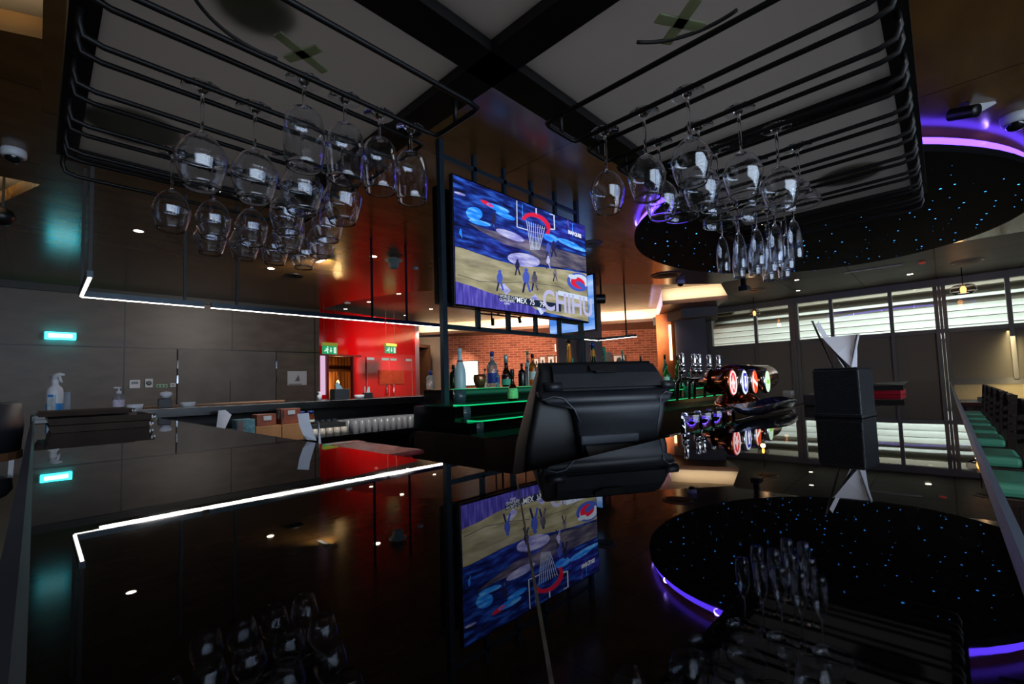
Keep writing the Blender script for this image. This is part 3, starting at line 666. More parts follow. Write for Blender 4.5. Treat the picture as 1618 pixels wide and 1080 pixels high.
# second dark display turned away behind the first
t2 = thing('television', 'black television edge seen side-on just left of the lit basketball screen', 'television', (2.16, 3.0, 1.885))
p0 = aty(689, 293, 2.88); p1 = aty(703, 480, 2.88)
MB(t2.location).box(2.17, 3.95, 2.845, 2.895, 1.885, 2.84, .005).build('case', MATS['black_tv_case'], t2)
MB(t2.location).box(2.25, 3.9, 2.895, 2.90, 1.93, 2.80).build('screen', mat('dark_screen', (12, 12, 16), .08, var=.1), t2)
# distant display
t3 = thing('television', 'distant television with pale blue screen, right of and behind the basketball screen', 'television', (6.36, 4.55, 2.08))
MB(t3.location).box(6.31, 6.36, 4.08, 5.06, 2.06, 3.02).build('case', MATS['black_tv_case'], t3)
MB(t3.location).box(6.302, 6.31, 4.10, 5.04, 2.085, 2.99).build('screen', tvshader('pale_blue_screen', (70, 130, 220), (130, 170, 235), (170, 200, 245), 1.1, 1.5), t3)
MB(t3.location).box(6.36, 6.38, 4.5, 4.6, 2.5, 3.2).build('ceiling_mount', BLACKM, t3)

# ------------------------------------------------------------------ linear pendants round the bar
def linear(name_label, a, c, hangers, side=0):
    a = Vector(a); c = Vector(c); mid = (a+c)/2
    t = thing('linear_pendant_light', name_label, 'pendant light', mid)
    MB(mid).bar(a, c, .035, .05).build('housing', BLUEM, t)
    dz = Vector((0, 0, -.027)); MB(mid).bar(a+dz, c+dz, .020, .006).build('diffuser', LEDW, t)
    for h in hangers: MB(mid).bar(Vector(h)+Vector((0, 0, .02)), (h[0], h[1], HC), .022).build('hanger', BLACKM, t)
ZL = 2.12
YL = 5.30
linear('short hanging light bar coming toward the camera at the far left', (.25, 4.40, ZL), (.25, YL-.03, ZL), [(.25, 4.43, ZL), (.25, YL-.06, ZL)])
linear('first slim hanging light bar from the left, below the dark ceiling', (.25, YL, ZL), (1.14, YL, ZL), [(.98, YL, ZL)])
linear('long hanging light bar crossing in front of the dark wall and red wall', (1.20, YL, ZL), (3.15, YL, ZL), [(1.43, YL, ZL), (2.98, YL, ZL)])
linear('hanging light bar passing behind the steel display frame', (3.18, YL, ZL), (8.23, YL, ZL), [(3.50, YL, ZL), (7.7, YL, ZL)])
linear('short hanging light bar right of the basketball television, against the brick', (8.25, 4.40, ZL), (8.25, YL-.03, ZL), [(8.25, 4.62, ZL)])

# ------------------------------------------------------------------ glass rack over the counter
RZ = 1.98
rk = thing('overhead_glass_rack', 'black steel overhead rack with grey panels hanging above the bar counter', 'glass rack', (.7, .7, RZ))
OR = (.7, .7, RZ)
b = MB(OR)
x0, x1, y0, y1, c = 0.048, 2.495, 0.026, 1.868, .71
bw = .045
for A, B in (((x0, y1), (c, y1)), ((c, y1), (c, -.9)), ((x0, y1), (x0, -.9)), ((-.9, c), (x1, c)), ((x1, c), (x1, y0)), ((x1, y0), (-.9, y0)), ((1.50, y0), (1.50, c))):
    b.bar((A[0], A[1], RZ+.02), (B[0], B[1], RZ+.02), .085 if (A[0] == B[0] == c or A[1] == B[1] == c) else bw, .075)
b.build('frame', BLACKM, rk)
def frosted():
    m, nt, b_, L = nodemat('grey_frosted_panel')
    b_.inputs['Base Color'].default_value = (*s2l((120, 113, 112)), 1); b_.inputs['Roughness'].default_value = .35
    n = nt.nodes.new('ShaderNodeTexNoise'); n.inputs['Scale'].default_value = 2
    t = nt.nodes.new('ShaderNodeBsdfTranslucent'); mr = nt.nodes.new('ShaderNodeMapRange'); mr.inputs['To Min'].default_value = .45; mr.inputs['To Max'].default_value = .55; L.new(n.outputs['Fac'], mr.inputs['Value'])
    L.new(mr.outputs['Result'], t.inputs['Color'])
    mx = nt.nodes.new('ShaderNodeMixShader'); mx.inputs['Fac'].default_value = .5; L.new(b_.outputs['BSDF'], mx.inputs[1]); L.new(t.outputs['BSDF'], mx.inputs[2])
    L.new(mx.outputs['Shader'], nt.nodes['Material Output'].inputs['Surface']); return m
m_pan = frosted()
light('rack_panel_fill', 'AREA', (.3, 1.0, 2.75), 7, (1, .93, .9), .8, (.3, 1.0, 2), 1.6)  # added area lamps, no fixtures, so the rack panels look lit from above
light('rack_panel_fill', 'AREA', (1.6, .3, 2.75), 7, (.95, .95, 1), 1.6, (1.6, .3, 2), .7)
light('pendant_strip_glow', 'AREA', (2.2, 5.26, 2.07), 8, (1, .95, .9), 3.6, (2.2, 4.6, 1.0), .04)
light('pendant_strip_glow', 'AREA', (5.6, 5.26, 2.07), 8, (1, .95, .9), 4.5, (5.6, 4.6, 1.0), .04)
light('aisle_fill_spot', 'SPOT', (2.0, 3.1, 3.15), 220, (1, .96, .9), .05, (2.1, 4.25, .85), None, 55, .7)  # added spot without a fixture, lifts the glasses and boxes on the shelf
for k, (xa, xb, ya, yb) in enumerate(((x0, c, c, y1), (c, x1, y0, c), (x0, c, y0, c), (-.9, x0, y0, c), (x0, c, -.9, y0), (-.9, x0, -.9, y0))):
    MB(OR).box(xa, xb, ya, yb, RZ+.008, RZ+.014).build('panel', m_pan, rk)
for x, y in ((c, c), (x0, y1), (x1, y0), (1.5, c), (c, y1)):
    pass
b = MB(OR)
for x, y in ((x0, y1), (x1, y0), (x0, y0)): MB(OR).bar((x, y, RZ+.05), (x, y, HC), .02).build('suspension_rod', BLACKM, rk)
def uloop(b, along, s0, s1, t0, t1):
    """a bent rod making a long U; along = 'X' or 'Y'; s = extent along, t = across. ends turn up to the frame"""
    z = 1.905; zt = RZ
    def P(s, t, zz): return (s, t, zz) if along == 'X' else (t, s, zz)
    tm = (t0+t1)/2; r = .006
    b.tube([P(s0-.012, t0, zt), P(s0-.016, t0, z+.03), P(s0-.008, t0, z+.008), P(s0+.02, t0, z), P(s1-.03, t0, z), P(s1, t0+.004, z), P(s1+.004, t0+.02, z)] +
           [P(s1+.004, t1-.02, z), P(s1, t1-.004, z), P(s1-.03, t1, z), P(s0+.02, t1, z), P(s0-.008, t1, z+.008), P(s0-.016, t1, z+.03), P(s0-.012, t1, zt)], r, 8)
    b.tube([P(s1, tm, z), P(s1, tm, zt+.0)], r, 6)
LS = [.97, 1.15, 1.333, 1.517, 1.70]      # slots of the left half
LE = [(.77, .942), (.998, 1.122), (1.178, 1.305), (1.361, 1.489), (1.545, 1.672), (1.728, 1.86)]
for t0, t1 in LE:
    b = MB(OR); uloop(b, 'X', .055, .72+.012*0, t0, t1); b.build('hanger_rod', BLACKM, rk)
RS = [1.05, 1.215, 1.38, 1.545, 1.71, 1.875, 2.04, 2.205, 2.37]
RE = [(.89, 1.022)] + [(s+.028, s+.165-.028) for s in RS[:-1]] + [(2.398, 2.50)]
for t0, t1 in RE:
    b = MB(OR); uloop(b, 'Y', .035, .70, t0, t1); b.build('hanger_rod', BLACKM, rk)
# blurred round plates and taped crosses seen on the panels
def thinmat(name, rgb, f):
    m, nt, b_, L = nodemat(name); b_.inputs['Base Color'].default_value = (*s2l(rgb), 1); b_.inputs['Roughness'].default_value = .6
    n = nt.nodes.new('ShaderNodeTexNoise'); n.inputs['Scale'].default_value = 12; mr = nt.nodes.new('ShaderNodeMapRange'); mr.inputs['To Min'].default_value = f-.05; mr.inputs['To Max'].default_value = f+.05; L.new(n.outputs['Fac'], mr.inputs['Value'])
    t = nt.nodes.new('ShaderNodeBsdfTranslucent'); t.inputs['Color'].default_value = (*s2l(rgb), 1)
    mx = nt.nodes.new('ShaderNodeMixShader'); L.new(mr.outputs['Result'], mx.inputs['Fac']); L.new(b_.outputs['BSDF'], mx.inputs[1]); L.new(t.outputs['BSDF'], mx.inputs[2])
    L.new(mx.outputs['Shader'], nt.nodes['Material Output'].inputs['Surface']); return m
m_disc = thinmat('olive_grey_disc', (205, 215, 200), .45); m_cross = thinmat('olive_tape', (225, 235, 205), .6)
def flatcross(p, a1, l1, l2, w_, label):
    p = Vector(p); b = MB(p)
    for a_, l in ((a1, l1), (a1+PI/2*1.05, l2)):
        d = Vector((math.cos(a_), math.sin(a_), 0))*l/2; b.bar(p-d, p+d, w_, .004)
    o = b.build('tape_cross', m_cross); tag(o, label, 'tape'); return o
ZP = RZ+.0045
def disc(px, py, r, label):
    p = atz(px, py, RZ+.028); b = MB(p); b.cyl((p.x, p.y, p.z), r, .003, 40); o = b.build('round_plate', m_disc); tag(o, label, 'plate'); return o
disc(215, 190, .105, 'dark round plate lying on the left grey panel of the glass rack')
disc(1340, 268, .10, 'dark round plate lying on the far right grey panel of the glass rack')
disc(405, 0, .07, 'dark round plate at the top edge above the left wine glasses')
flatcross(atz(478, 85, ZP), .35, .13, .09, .022, 'taped cross on the left grey panel above the wine glasses')
flatcross(atz(1075, 36, ZP), .95, .12, .11, .024, 'taped cross on the right grey panel of the glass rack')
def cable(c0, r, a0, a1, label):
    pts = [(c0[0]+r*math.cos(a), c0[1]+r*math.sin(a), RZ+.003) for a in [a0+(a1-a0)*k/16 for k in range(17)]]
    o = MB(pts[0]).tube(pts, .004, 6).build('cable', mat('grey_cable', (60, 60, 60), .6, var=.1)); tag(o, label, 'cable')
p = atz(455, 10, ZP); cable((p.x, p.y), .165, 1.35, 3.1, 'thin grey cable curving round the left taped cross')
p = atz(1075, -60, ZP); cable((p.x, p.y), .19, -.2, .9, 'thin grey cable curving away from the right taped cross')

# ------------------------------------------------------------------ hanging glasses
def wineglass(kind):
    """hangs upside down: local origin at the top (underside of foot is up), bowl opens down"""
    t = 0.0009
    P = {'burgundy': dict(foot=.040, stem=.098, bowl=[(.004, .0), (.014, .006), (.034, .024), (.0495, .054), (.0505, .062), (.046, .088), (.034, .128)], h=.128, fr=.0036),
         'tulip': dict(foot=.037, stem=.060, bowl=[(.004, .0), (.022, .006), (.036, .022), (.0415, .05), (.042, .075), (.040, .105), (.036, .135)], h=.118, fr=.0036),
         'round': dict(foot=.038, stem=.108, bowl=[(.004, .0), (.016, .006), (.034, .024), (.0455, .05), (.046, .060), (.041, .085), (.032, .114)], h=.12, fr=.0036),
         'margarita': dict(foot=.038, stem=.10, bowl=[(.004, 0), (.018, .004), (.025, .016), (.026, .03), (.030, .038), (.044, .046), (.050, .060), (.0515, .076)], h=.076, fr=.004),
         'flute': dict(foot=.026, stem=.115, bowl=[(.004, 0), (.012, .012), (.021, .045), (.0245, .09), (.0235, .125), (.0215, .145)], h=.145, fr=.0032)}[kind]
    sm = arc_pts([(r, z) for r, z in P['bowl']], 3)
    z0 = -P['stem']
    fo = P['foot']; out = [(0, .001), (fo-.001, .0), (fo, -.0005), (fo-.001, -.001), (fo*.5, -.0022), (.011, -.0042), (.006, -.010), (P['fr'], -.018), (P['fr'], z0*.5), (P['fr'], z0+.004)]
    outer = [(r, z0-z) for r, z in sm]; inner = [(max(r-t, .0), z0-z-(.003 if i < 2 else 0)) for i, (r, z) in enumerate(sm)]
    (ra, za), (rb, zb_) = outer[-1], inner[-1]; prof = out+outer[:-1]+[(ra, za+.0012), ((ra+rb)/2, za-.0004), (rb, za+.0012)]+inner[:-1][::-1]+[(0, inner[0][1])]
    return prof
DESC = {'burgundy': 'large angular bowled wine glass', 'tulip': 'tall straight sided wine glass', 'round': 'round bowled wine glass', 'margarita': 'wide rimmed margarita glass', 'flute': 'slim champagne flute'}
NM = {'burgundy': 'wine_glass', 'tulip': 'wine_glass', 'round': 'wine_glass', 'margarita': 'margarita_glass', 'flute': 'champagne_flute'}
PROTO = {}
def hang(kind, x, y, label, group):
    z = 1.913
    if kind not in PROTO:
        o = MB().lathe(wineglass(kind), 36).build(NM[kind], GLASS); PROTO[kind] = o; o['_first'] = 1
    o = PROTO[kind]
    if o.get('_first'): del o['_first']
    else:
        o = o.copy(); COL.objects.link(o)
    o.location = (x, y, z); o.rotation_euler = (0, 0, random.random()*6)
    tag(o, label, 'champagne flute' if kind == 'flute' else 'margarita glass' if kind == 'margarita' else 'wine glass', group)
rows = [('tulip', LS[0], [.389, .482, .571, .662]), ('burgundy', LS[1], [.240, .346, .455, .562]), ('round', LS[2], [.486, .604]),
        ('round', LS[3], [.248, .348, .448, .556, .662]), ('round', LS[4], [.382, .48, .577, .678])]
G1 = 'stemmed glasses hanging from the left rack'
rl = {LS[0]: 'nearest', LS[1]: 'second', LS[2]: 'third', LS[3]: 'fourth', LS[4]: 'farthest'}
cnt = {}
for kind, y, xs in rows:
    for x in xs:
        cnt[y] = cnt.get(y, 0)+1
        hang(kind, x, y, '%s, %s row of the left rack, %s from left' % (DESC[kind], rl[y], ORD[cnt[y]-1]), G1)
rows = [('round', RS[0], [.398, .51, .624], 1), ('round', RS[1], [.335, .437, .55], 1), ('round', RS[2], [.29], 1), ('margarita', RS[2], [.45, .562], 1),
        ('margarita', RS[3], [.274, .39, .505], 1), ('flute', RS[5], [.36, .42, .482, .545, .607], 1), ('flute', RS[6], [.42, .48, .54, .60], 1), ('flute', RS[7], [.47, .53], 1)]
G2 = 'stemmed glasses hanging from the right rack'; cnt = {}
for kind, x, ys_, _ in rows:
    for y in ys_:
        cnt[x] = cnt.get(x, 0)+1
        hang(kind, x, y, '%s, %s row of the right rack, %s from right' % (DESC[kind], {RS[0]: 'nearest', RS[1]: 'second', RS[2]: 'third', RS[3]: 'fourth', RS[5]: 'sixth', RS[6]: 'seventh', RS[7]: 'farthest filled'}[x], ORD[cnt[x]-1]), G2)

# ------------------------------------------------------------------ star ceiling disc
def starmat():
    m, nt, b, L = nodemat('midnight_starlight')
    b.inputs['Base Color'].default_value = (*s2l((5, 5, 9)), 1); b.inputs['Roughness'].default_value = .8; b.inputs['Specular IOR Level'].default_value = .15
    tc = nt.nodes.new('ShaderNodeTexCoord'); sp_ = nt.nodes.new('ShaderNodeSeparateXYZ'); L.new(tc.outputs['Object'], sp_.inputs[0])
    cb_ = nt.nodes.new('ShaderNodeCombineXYZ'); L.new(sp_.outputs['X'], cb_.inputs['X']); L.new(sp_.outputs['Y'], cb_.inputs['Y'])
    v = nt.nodes.new('ShaderNodeTexVoronoi'); v.voronoi_dimensions = '2D'; v.inputs['Scale'].default_value = 4.2; v.inputs['Randomness'].default_value = 1.0; L.new(cb_.outputs[0], v.inputs['Vector'])
    sc3 = nt.nodes.new('ShaderNodeSeparateColor'); L.new(v.outputs['Color'], sc3.inputs[0])
    th_ = nt.nodes.new('ShaderNodeMapRange'); th_.inputs['From Min'].default_value = .15; th_.inputs['To Min'].default_value = .0; th_.inputs['To Max'].default_value = .045; L.new(sc3.outputs['Red'], th_.inputs['Value'])
    lt = nt.nodes.new('ShaderNodeMath'); lt.operation = 'LESS_THAN'; L.new(v.outputs['Distance'], lt.inputs[0]); L.new(th_.outputs['Result'], lt.inputs[1])
    mu = nt.nodes.new('ShaderNodeMath'); mu.operation = 'MULTIPLY'; mu.inputs[1].default_value = 5.0; L.new(lt.outputs[0], mu.inputs[0])
    b.inputs['Emission Color'].default_value = (*s2l((50, 150, 255)), 1); L.new(mu.outputs[0], b.inputs['Emission Strength']); return m
EC = (6.765, 1.094); EA, EB = 2.5, 1.906; ZE = 3.0; ER = -.233
o = thing('starlight_ceiling_disc', 'large dark oval ceiling disc with tiny blue star lights and purple rim', 'ceiling disc', (EC[0], EC[1], ZE))
def ept(a, s): x_, y_ = EA*s*math.cos(a), EB*s*math.sin(a); return (EC[0]+x_*math.cos(ER)-y_*math.sin(ER), EC[1]+x_*math.sin(ER)+y_*math.cos(ER))
ell = lambda s, n=72: [ept(2*PI*k/n, s) for k in range(n)]
MB(o.location).prism(ell(1), ZE, ZE+.06).build('disc', starmat(), o)
MB(o.location).prism(ell(.90), ZE+.06, HC).build('hanger_drum', mat('violet_drum', (40, 32, 60), .6, var=.1), o)
pts = [(x, y, ZE+.12) for x, y in ell(.975, 96)]
MB(o.location).tube(pts, .026, 8, closed=True).build('purple_led_strip', PURPLE, o, 'glowing purple rim light')
for k in range(16):
    a = 2*PI*k/16; light('violet_cove', 'POINT', (*ept(a, .98), ZE+.12), 1.8, (.32, .2, 1), .03)

# ------------------------------------------------------------------ ceiling fixtures
dl = []
def downlight(px, py, z, label, e=True, s=1.0, pw=9):
    p = atz(px, py, z)
    if not dl:
        t = thing('recessed_downlight', label, 'downlight', p, group='recessed downlights'); dl.append(t)
        MB().lathe([(.045, 0), (.06, -.004), (.06, 0.002), (.045, .002)], 28, close=True).build('trim_ring', mat('white_trim', (190, 185, 175), .5, var=.05), t)
        MB().lathe([(0, -.001), (.045, -.001), (.045, .002), (0, .002)], 24).build('lens', emat('downlight_lens', (255, 240, 205), 22), t)
    else: t = dup(dl[0], p, label=label, group='recessed downlights')
    t.scale = (s, s, s)
    if pw: light('downlight_beam', 'SPOT', (p.x, p.y, z-.03), pw, (1, .93, .8), .04, (p.x, p.y, 0), None, 75, .6)
for px, py, z, lab, s in ((219, 365, HC, 'bright downlight in the dark ceiling, nearest the left end of the light bars', 1), (428, 424, HC, 'bright downlight below the hanging wine glasses', 1),
        (590, 405, HC, 'bright downlight left of the white dome camera', 1), (546, 488, 3.5, 'downlight left of the two thin hangers, nearest the red wall', 1), (583, 477, 3.5, 'downlight just left of the first thin hanger over the red doors', 1),
        (630, 464, 3.5, 'downlight just left of the second thin hanger over the red doors', 1), (681, 488, 3.5, 'downlight left of the steel display frame', 1), (640, 498, 3.5, 'small downlight nearest above the light bar, left of the frame', .8),
        (1438, 433, HC, 'downlight in the grey ceiling, right of the flutes', 1), (1261, 459, HC, 'lower of the two downlights under the flutes', .8), (1259, 442, HC, 'upper of the two downlights under the flutes', .8)):
    downlight(px, py, z, lab, s=s)
# dome cameras
dc = []
def dome(px, py, z, label, s=1.0, tilt=0.2, rz=0):
    p = atz(px, py, z)
    if not dc:
        t = thing('dome_camera', label, 'camera', p, group='ceiling dome cameras'); dc.append(t)
        MB().lathe([(0, .03), (.055, .03), (.06, .01), (.058, -.02), (.05, -.028), (0, -.028)], 28).build('housing', WHITEP, t)
        MB().lathe([(.042, -.026), (.04, -.042), (.028, -.058), (0, -.066)], 24).build('dome', mat('smoked_dome', (18, 20, 24), .05, var=.1), t)
    else: t = dup(dc[0], p, label=label, group='ceiling dome cameras')
    t.scale = (s, s, s); t.rotation_euler = (0, 0, rz)
dome(22, 242, HC-.03, 'white dome camera on the dark ceiling at the far left', 1.25)
dome(1604, 188, HC-.03, 'white dome camera above the star disc at the right edge', 1.45)
dome(1495, 369, HC-.03, 'small dome camera on the grey ceiling beyond the star disc', 1.6)
dome(1075, 445, HC-.03, 'small dark dome camera on the ceiling left of the star disc tip', 1.5)
t = thing('dome_camera', 'white pendant dome camera above the light bar and red wall', 'camera', atz(622, 412, HC-.05), group=None)
MB().lathe([(0, .05), (.05, .05), (.05, .02), (.13, .015), (.13, 0), (.085, -.005), (.07, -.09), (.055, -.12), (0, -.12)], 28).build('housing', mat('mint_white_plastic', (150, 172, 168), .4, var=.04), t)
# small detectors, vents
def detector(px, py, label, m_=None, r=.05):
    p = atz(px, py, HC); o = MB(p).lathe([(0, 0), (r, 0), (r*.95, -.02), (r*.5, -.03), (0, -.03)], 20, tuple(p)).build('smoke_detector', m_ or WHITEP); tag(o, label, 'smoke detector', 'small ceiling detectors')
detector(656, 423, 'small white ceiling detector left of the television'); detector(1457, 414, 'small ceiling detector with a red light on the grey ceiling', mat('reddish_detector', (190, 120, 110), .4, em=(255, 60, 40), es=.15))
detector(549, 478, 'pale tilted ceiling sensor above the red wall', None, .07)
vn = []
def vent(px, py, r, label, m_=None, z=HC):
    p = atz(px, py, z); t = thing('round_ceiling_vent', label, 'vent', p, group='round ceiling vents')
    MB().lathe([(r, -.0), (r*.98, -.012), (r*.84, -.018), (r*.82, 0)], 36, close=True).build('ring', m_ or mat('vent_metal', (120, 104, 92), .4, .4, var=.1), t)
    b = MB()
    for k in range(1, 7): b.lathe([(r*.12*k, -.012), (r*.12*k+.008, -.014), (r*.12*k+.008, -.004), (r*.12*k, -.004)], 30, close=True)
    b.build('louvre', m_ or MATS['vent_metal'], t)
    MB().cyl((0, 0, -.003), r*.83, .002, 30).build('backing', BLACKM, t)
vent(935, 385, .16, 'round ceiling vent at the right edge of the television'); vent(1052, 434, .27, 'round ceiling vent left of the tip of the star disc')
vent(1340, 411, .25, 'round ceiling vent touching the far edge of the star disc'); vent(1192, 458, .24, 'round ceiling vent above the left hanging bulb lamp')
vent(1529, 412, .22, 'pale round ceiling vent above the right hanging bulb lamp', mat('pale_vent', (140, 136, 130), .4, .2, var=.05))
vent(465, 435, .15, 'dark round ceiling vent right of the downlight under the wine glasses', mat('black_vent', (12, 10, 8), .5))
vent(627, 453, .11, 'small dark round vent beside the second thin hanger', MATS['black_vent'], 3.3)
for px, py, L_, lab in ((1370, 425, .7, 'long slim white slot diffuser on the grey ceiling'), (1412, 419, .25, 'short slim white slot diffuser on the grey ceiling'), (508, 410, .3, 'pale slot fixture right of the lowest wine glasses')):
    p = atz(px, py, HC); o = MB(p).box(p.x-.03, p.x+.03, p.y-L_/2, p.y+L_/2, HC-.015, HC).build('slot_diffuser', mat('slot_white', (170, 168, 160), .4, var=.05)); tag(o, lab, 'diffuser')
# projector spotlight with bracket
p = aty(1527, 178, -.24); q_ = Vector((p.x, p.y, 0))
sp = thing('ceiling_spotlight', 'black bracketed spotlight hanging from the ceiling right of the rack', 'spotlight', (p.x, p.y, HC)); OS = sp.location.copy()
ztop = HC; zb = aty(1525, 185, p.y).z
MB(OS).bar((p.x, p.y, zb+.03), (p.x, p.y, HC), .035).build('stem', BLACKM, sp)
MB(OS).box(p.x-.06, p.x+.06, p.y-.05, p.y+.05, zb+.21, zb+.26, .01).build('bracket', BLACKM, sp)
MB(OS).cyl((p.x+.05, p.y+.08, zb), .045, .17, 20, axis=(-.5, -.75, -.35)).build('lamp_head', BLACKP, sp)
MB(OS).bar((p.x+.08, p.y-.03, zb+.0), (p.x+.14, p.y-.14, zb+.06), .03, .09).build('gel_flap', WHITEP, sp)
MB(OS).tube([(p.x, p.y-.02, zb+.22), (p.x+.03, p.y-.07, zb+.17), (p.x+.03, p.y-.06, zb+.08)], .005).build('cable', BLACKM, sp)
# round speaker and ceiling track spots
p = aty(950, 472, 4.9); t = thing('hanging_speaker', 'round black speaker hanging right of the television', 'speaker', p); 
MB().cyl((-.10, .1, 0), .095, .21, 24, axis=(.7, -.7, 0)).build('cabinet', BLACKP, t); MB().bar((0, 0, .08), (0, 0, HC-p.z), .025).build('stem', BLACKM, t)
for k, (px, py, dx) in enumerate(((777, 508, .09), (823, 505, -.07))):
    p = aty(px, py, 6.6); t = thing('track_spotlight', ('left' if k == 0 else 'right')+' small black track spotlight seen under the television', 'spotlight', p, group='track spotlights')
    MB().cyl((dx*.3, 0, -.07), .035, .14, 16, axis=(dx, .1, .6)).build('lamp_head', BLACKP, t); MB().bar((0, 0, .05), (0, 0, 3.5-p.z), .02).build('stem', BLACKM, t)
p = aty(795, 497, 6.6); o = MB(p).bar((p.x-.5, 6.75, p.z), (p.x+.6, 6.75, p.z+.02), .03).bar((p.x, 6.75, p.z), (p.x, 6.75, 3.5), .03).build('lighting_track', BLACKM); tag(o, 'black lighting track seen through the steel frame under the television', 'track')
p = atz(1175, 452, 3.05); t = thing('ceiling_projector', 'small black ceiling device hanging below the flutes', 'projector', p)
MB().box(-.05, .05, -.04, .04, 0, HC-p.z).build('mount', BLACKM, t); MB().box(-.1, .14, -.1, .08, -.1, 0, .02).build('body', BLACKP, t)
for k, (px, py) in enumerate(((1192, 495), (1522, 458))):
    p = atx(px, py, 12.3); s_ = 1.0 if k == 0 else 1.5
    t = thing('pendant_lamp', ('left' if k == 0 else 'right')+' small hanging lamp with glowing filament and grey glass shade by the windows', 'pendant lamp', p, group='filament pendant lamps')
    MB().lathe([(.03, .09), (.09, .085), (.125, .05), (.125, -.02), (.09, -.06), (.088, -.06), (.123, -.02), (.123, .05), (.09, .083), (.03, .088)], 28, close=True).build('glass_shade', mat('smoky_shade', (225, 215, 215), .02, trans=1.0, ior=1.15, var=.05), t)
    MB().lathe([(0, -.04), (.025, -.02), (.03, .02), (.015, .06), (0, .06)], 16).build('bulb', emat('filament', (255, 160, 60), 14), t)
    MB().tube([(0, 0, .06), (0, 0, HC-p.z)], .006).build('cord', BLACKM, t)
    t.scale = (s_, s_, 1.15 if k else 1)
    if k: 
        for c_ in kids(t):
            if c_.name.startswith('cord'): c_.scale = (1, 1, 1/1.15)
    light('pendant_glow', 'POINT', (p.x, p.y, p.z-.12), 3, (1, .6, .3), .05)
# exit signs
t = thing('exit_sign', 'long glowing white and teal exit light on the dark oak wall at left', 'exit sign', (.28, 11.04, 2.30))
MB(t.location).box(.07, .48, 11.0, 11.1, 2.25, 2.36, .008).build('housing', mat('sign_housing', (60, 120, 118), .4, em=(0, 160, 150), es=.8), t)
MB(t.location).box(.085, .465, 10.985, 11.085, 2.245, 2.365).build('diffuser', emat('teal_tube', (45, 225, 245), 9), t)
MB(t.location).box(.13, .42, 10.98, 10.985, 2.275, 2.335).build('inner_glow', emat('white_green', (215, 255, 245), 5), t)
m_sg = emat('sign_green', (20, 150, 96), 1.0); m_sw = emat('sign_white', (205, 240, 215), 1.0)
def exitsign(px, py, label):
    P0 = (R0[0]-RN.x*-1.0, R0[1]+RN.y*1.0); P0 = (R0[0]+RN.x*1.0, R0[1]+RN.y*1.0); P1 = (R1[0]+RN.x*1.0, R1[1]+RN.y*1.0)
    p = on(px, py, P0, P1); ang = math.atan2(RD_.y, RD_.x)
    t = thing('hanging_exit_sign', label, 'exit sign', p, ang, 'hanging green exit signs')
    MB().box(-.19, .19, -.02, .02, -.105, .085, .004).build('panel', m_sg, t)
    MB().box(-.19, .19, -.05, .05, .085, .16, .01).build('lamp_housing', mat('olive_housing', (150, 150, 60), .4, em=(190, 200, 70), es=.25), t)
    b = MB()   # running figure, arrow, door
    b.slab([(-.14, -.023, .04), (-.10, -.023, .02), (-.06, -.023, .03), (-.04, -.023, -.01), (-.07, -.023, -.03), (-.05, -.023, -.08), (-.08, -.023, -.085), (-.10, -.023, -.03), (-.16, -.023, -.06), (-.165, -.023, -.035), (-.11, -.023, .0)], (0, -.001, 0))
    b.cyl((-.07, -.024, .05), .018, .001, 12, axis=(0, 1, 0))
    b.slab([(0, -.023, .05), (.03, -.023, .05), (.03, -.023, -.02), (.055, -.023, -.02), (.015, -.023, -.075), (-.025, -.023, -.02), (0, -.023, -.02)], (0, -.001, 0))
    b.slab([(.09, -.023, .06), (.16, -.023, .06), (.16, -.023, -.085), (.09, -.023, -.085)], (0, -.001, 0)); b.build('pictogram', m_sw, t)
    for sx in (-.15, .15): MB().tube([(sx, 0, .16), (sx, 0, 3.5-p.z)], .004, 6).build('suspension_wire', mat('steel_wire', (140, 60, 50), .4), t)
exitsign(521, 552, 'hanging green exit sign at the left of the red wall'); exitsign(617, 552, 'hanging green exit sign in front of the red glass doors')

# things on the dark wall
def wallthing(name, label, cat, x0_, x1_, z0_, z1_, m_, y=11.1, d=.03, extra=None):
    t = thing(name, label, cat, ((x0_+x1_)/2, y-d/2, (z0_+z1_)/2)); w_ = (x1_-x0_)/2; h_ = (z1_-z0_)/2
    MB().box(-w_, w_, -d/2, d/2, -h_, h_, .008).build('plate', m_, t)
    if extra: extra(t, w_, h_, d)
    return t
def th(t, w_, h_, d): MB().box(-.05, .05, -d/2-.004, -d/2, .0, .045).build('display', mat('dark_lcd', (40, 48, 44), .2), t)
wallthing('thermostat', 'rounded white thermostat with small dark display on the dark wall', 'thermostat', 1.21, 1.37, 1.37, 1.53, WHITEP, extra=th)
def ph(t, w_, h_, d): MB().lathe([(.04, 0), (.045, .004), (0, .004)], 20, (0, -d/2, 0), axis=(0, -1, 0)).build('dial', mat('grey_dial', (120, 126, 132), .4), t)
wallthing('alarm_call_point', 'square white call point with grey dial on the dark wall', 'alarm', 1.44, 1.56, 1.38, 1.55, WHITEP, extra=ph)
def sw(t, w_, h_, d):
    for k in (-1, 0, 1): MB().box(-.017+k*.055, .017+k*.055, -d/2-.004, -d/2, -.018, .018).build('rocker', mat('dark_rocker', (34, 50, 44), .3), t)
wallthing('light_switch', 'pale green switch plate with three dark rockers on the dark wall', 'switch', 1.61, 1.79, 1.37, 1.44, mat('pale_green_plastic', (140, 170, 140), .4, em=(120, 200, 140), es=.05), extra=sw)
wallthing('light_switch', 'small white switch plate nearest the dark oak door', 'switch', 1.83, 1.92, 1.38, 1.46, WHITEP, extra=lambda t, w_, h_, d: MB().box(-.025, .025, -d/2-.004, -d/2, -.02, .02).build('rocker', mat('grey_rocker', (120, 125, 128), .4), t) and None)
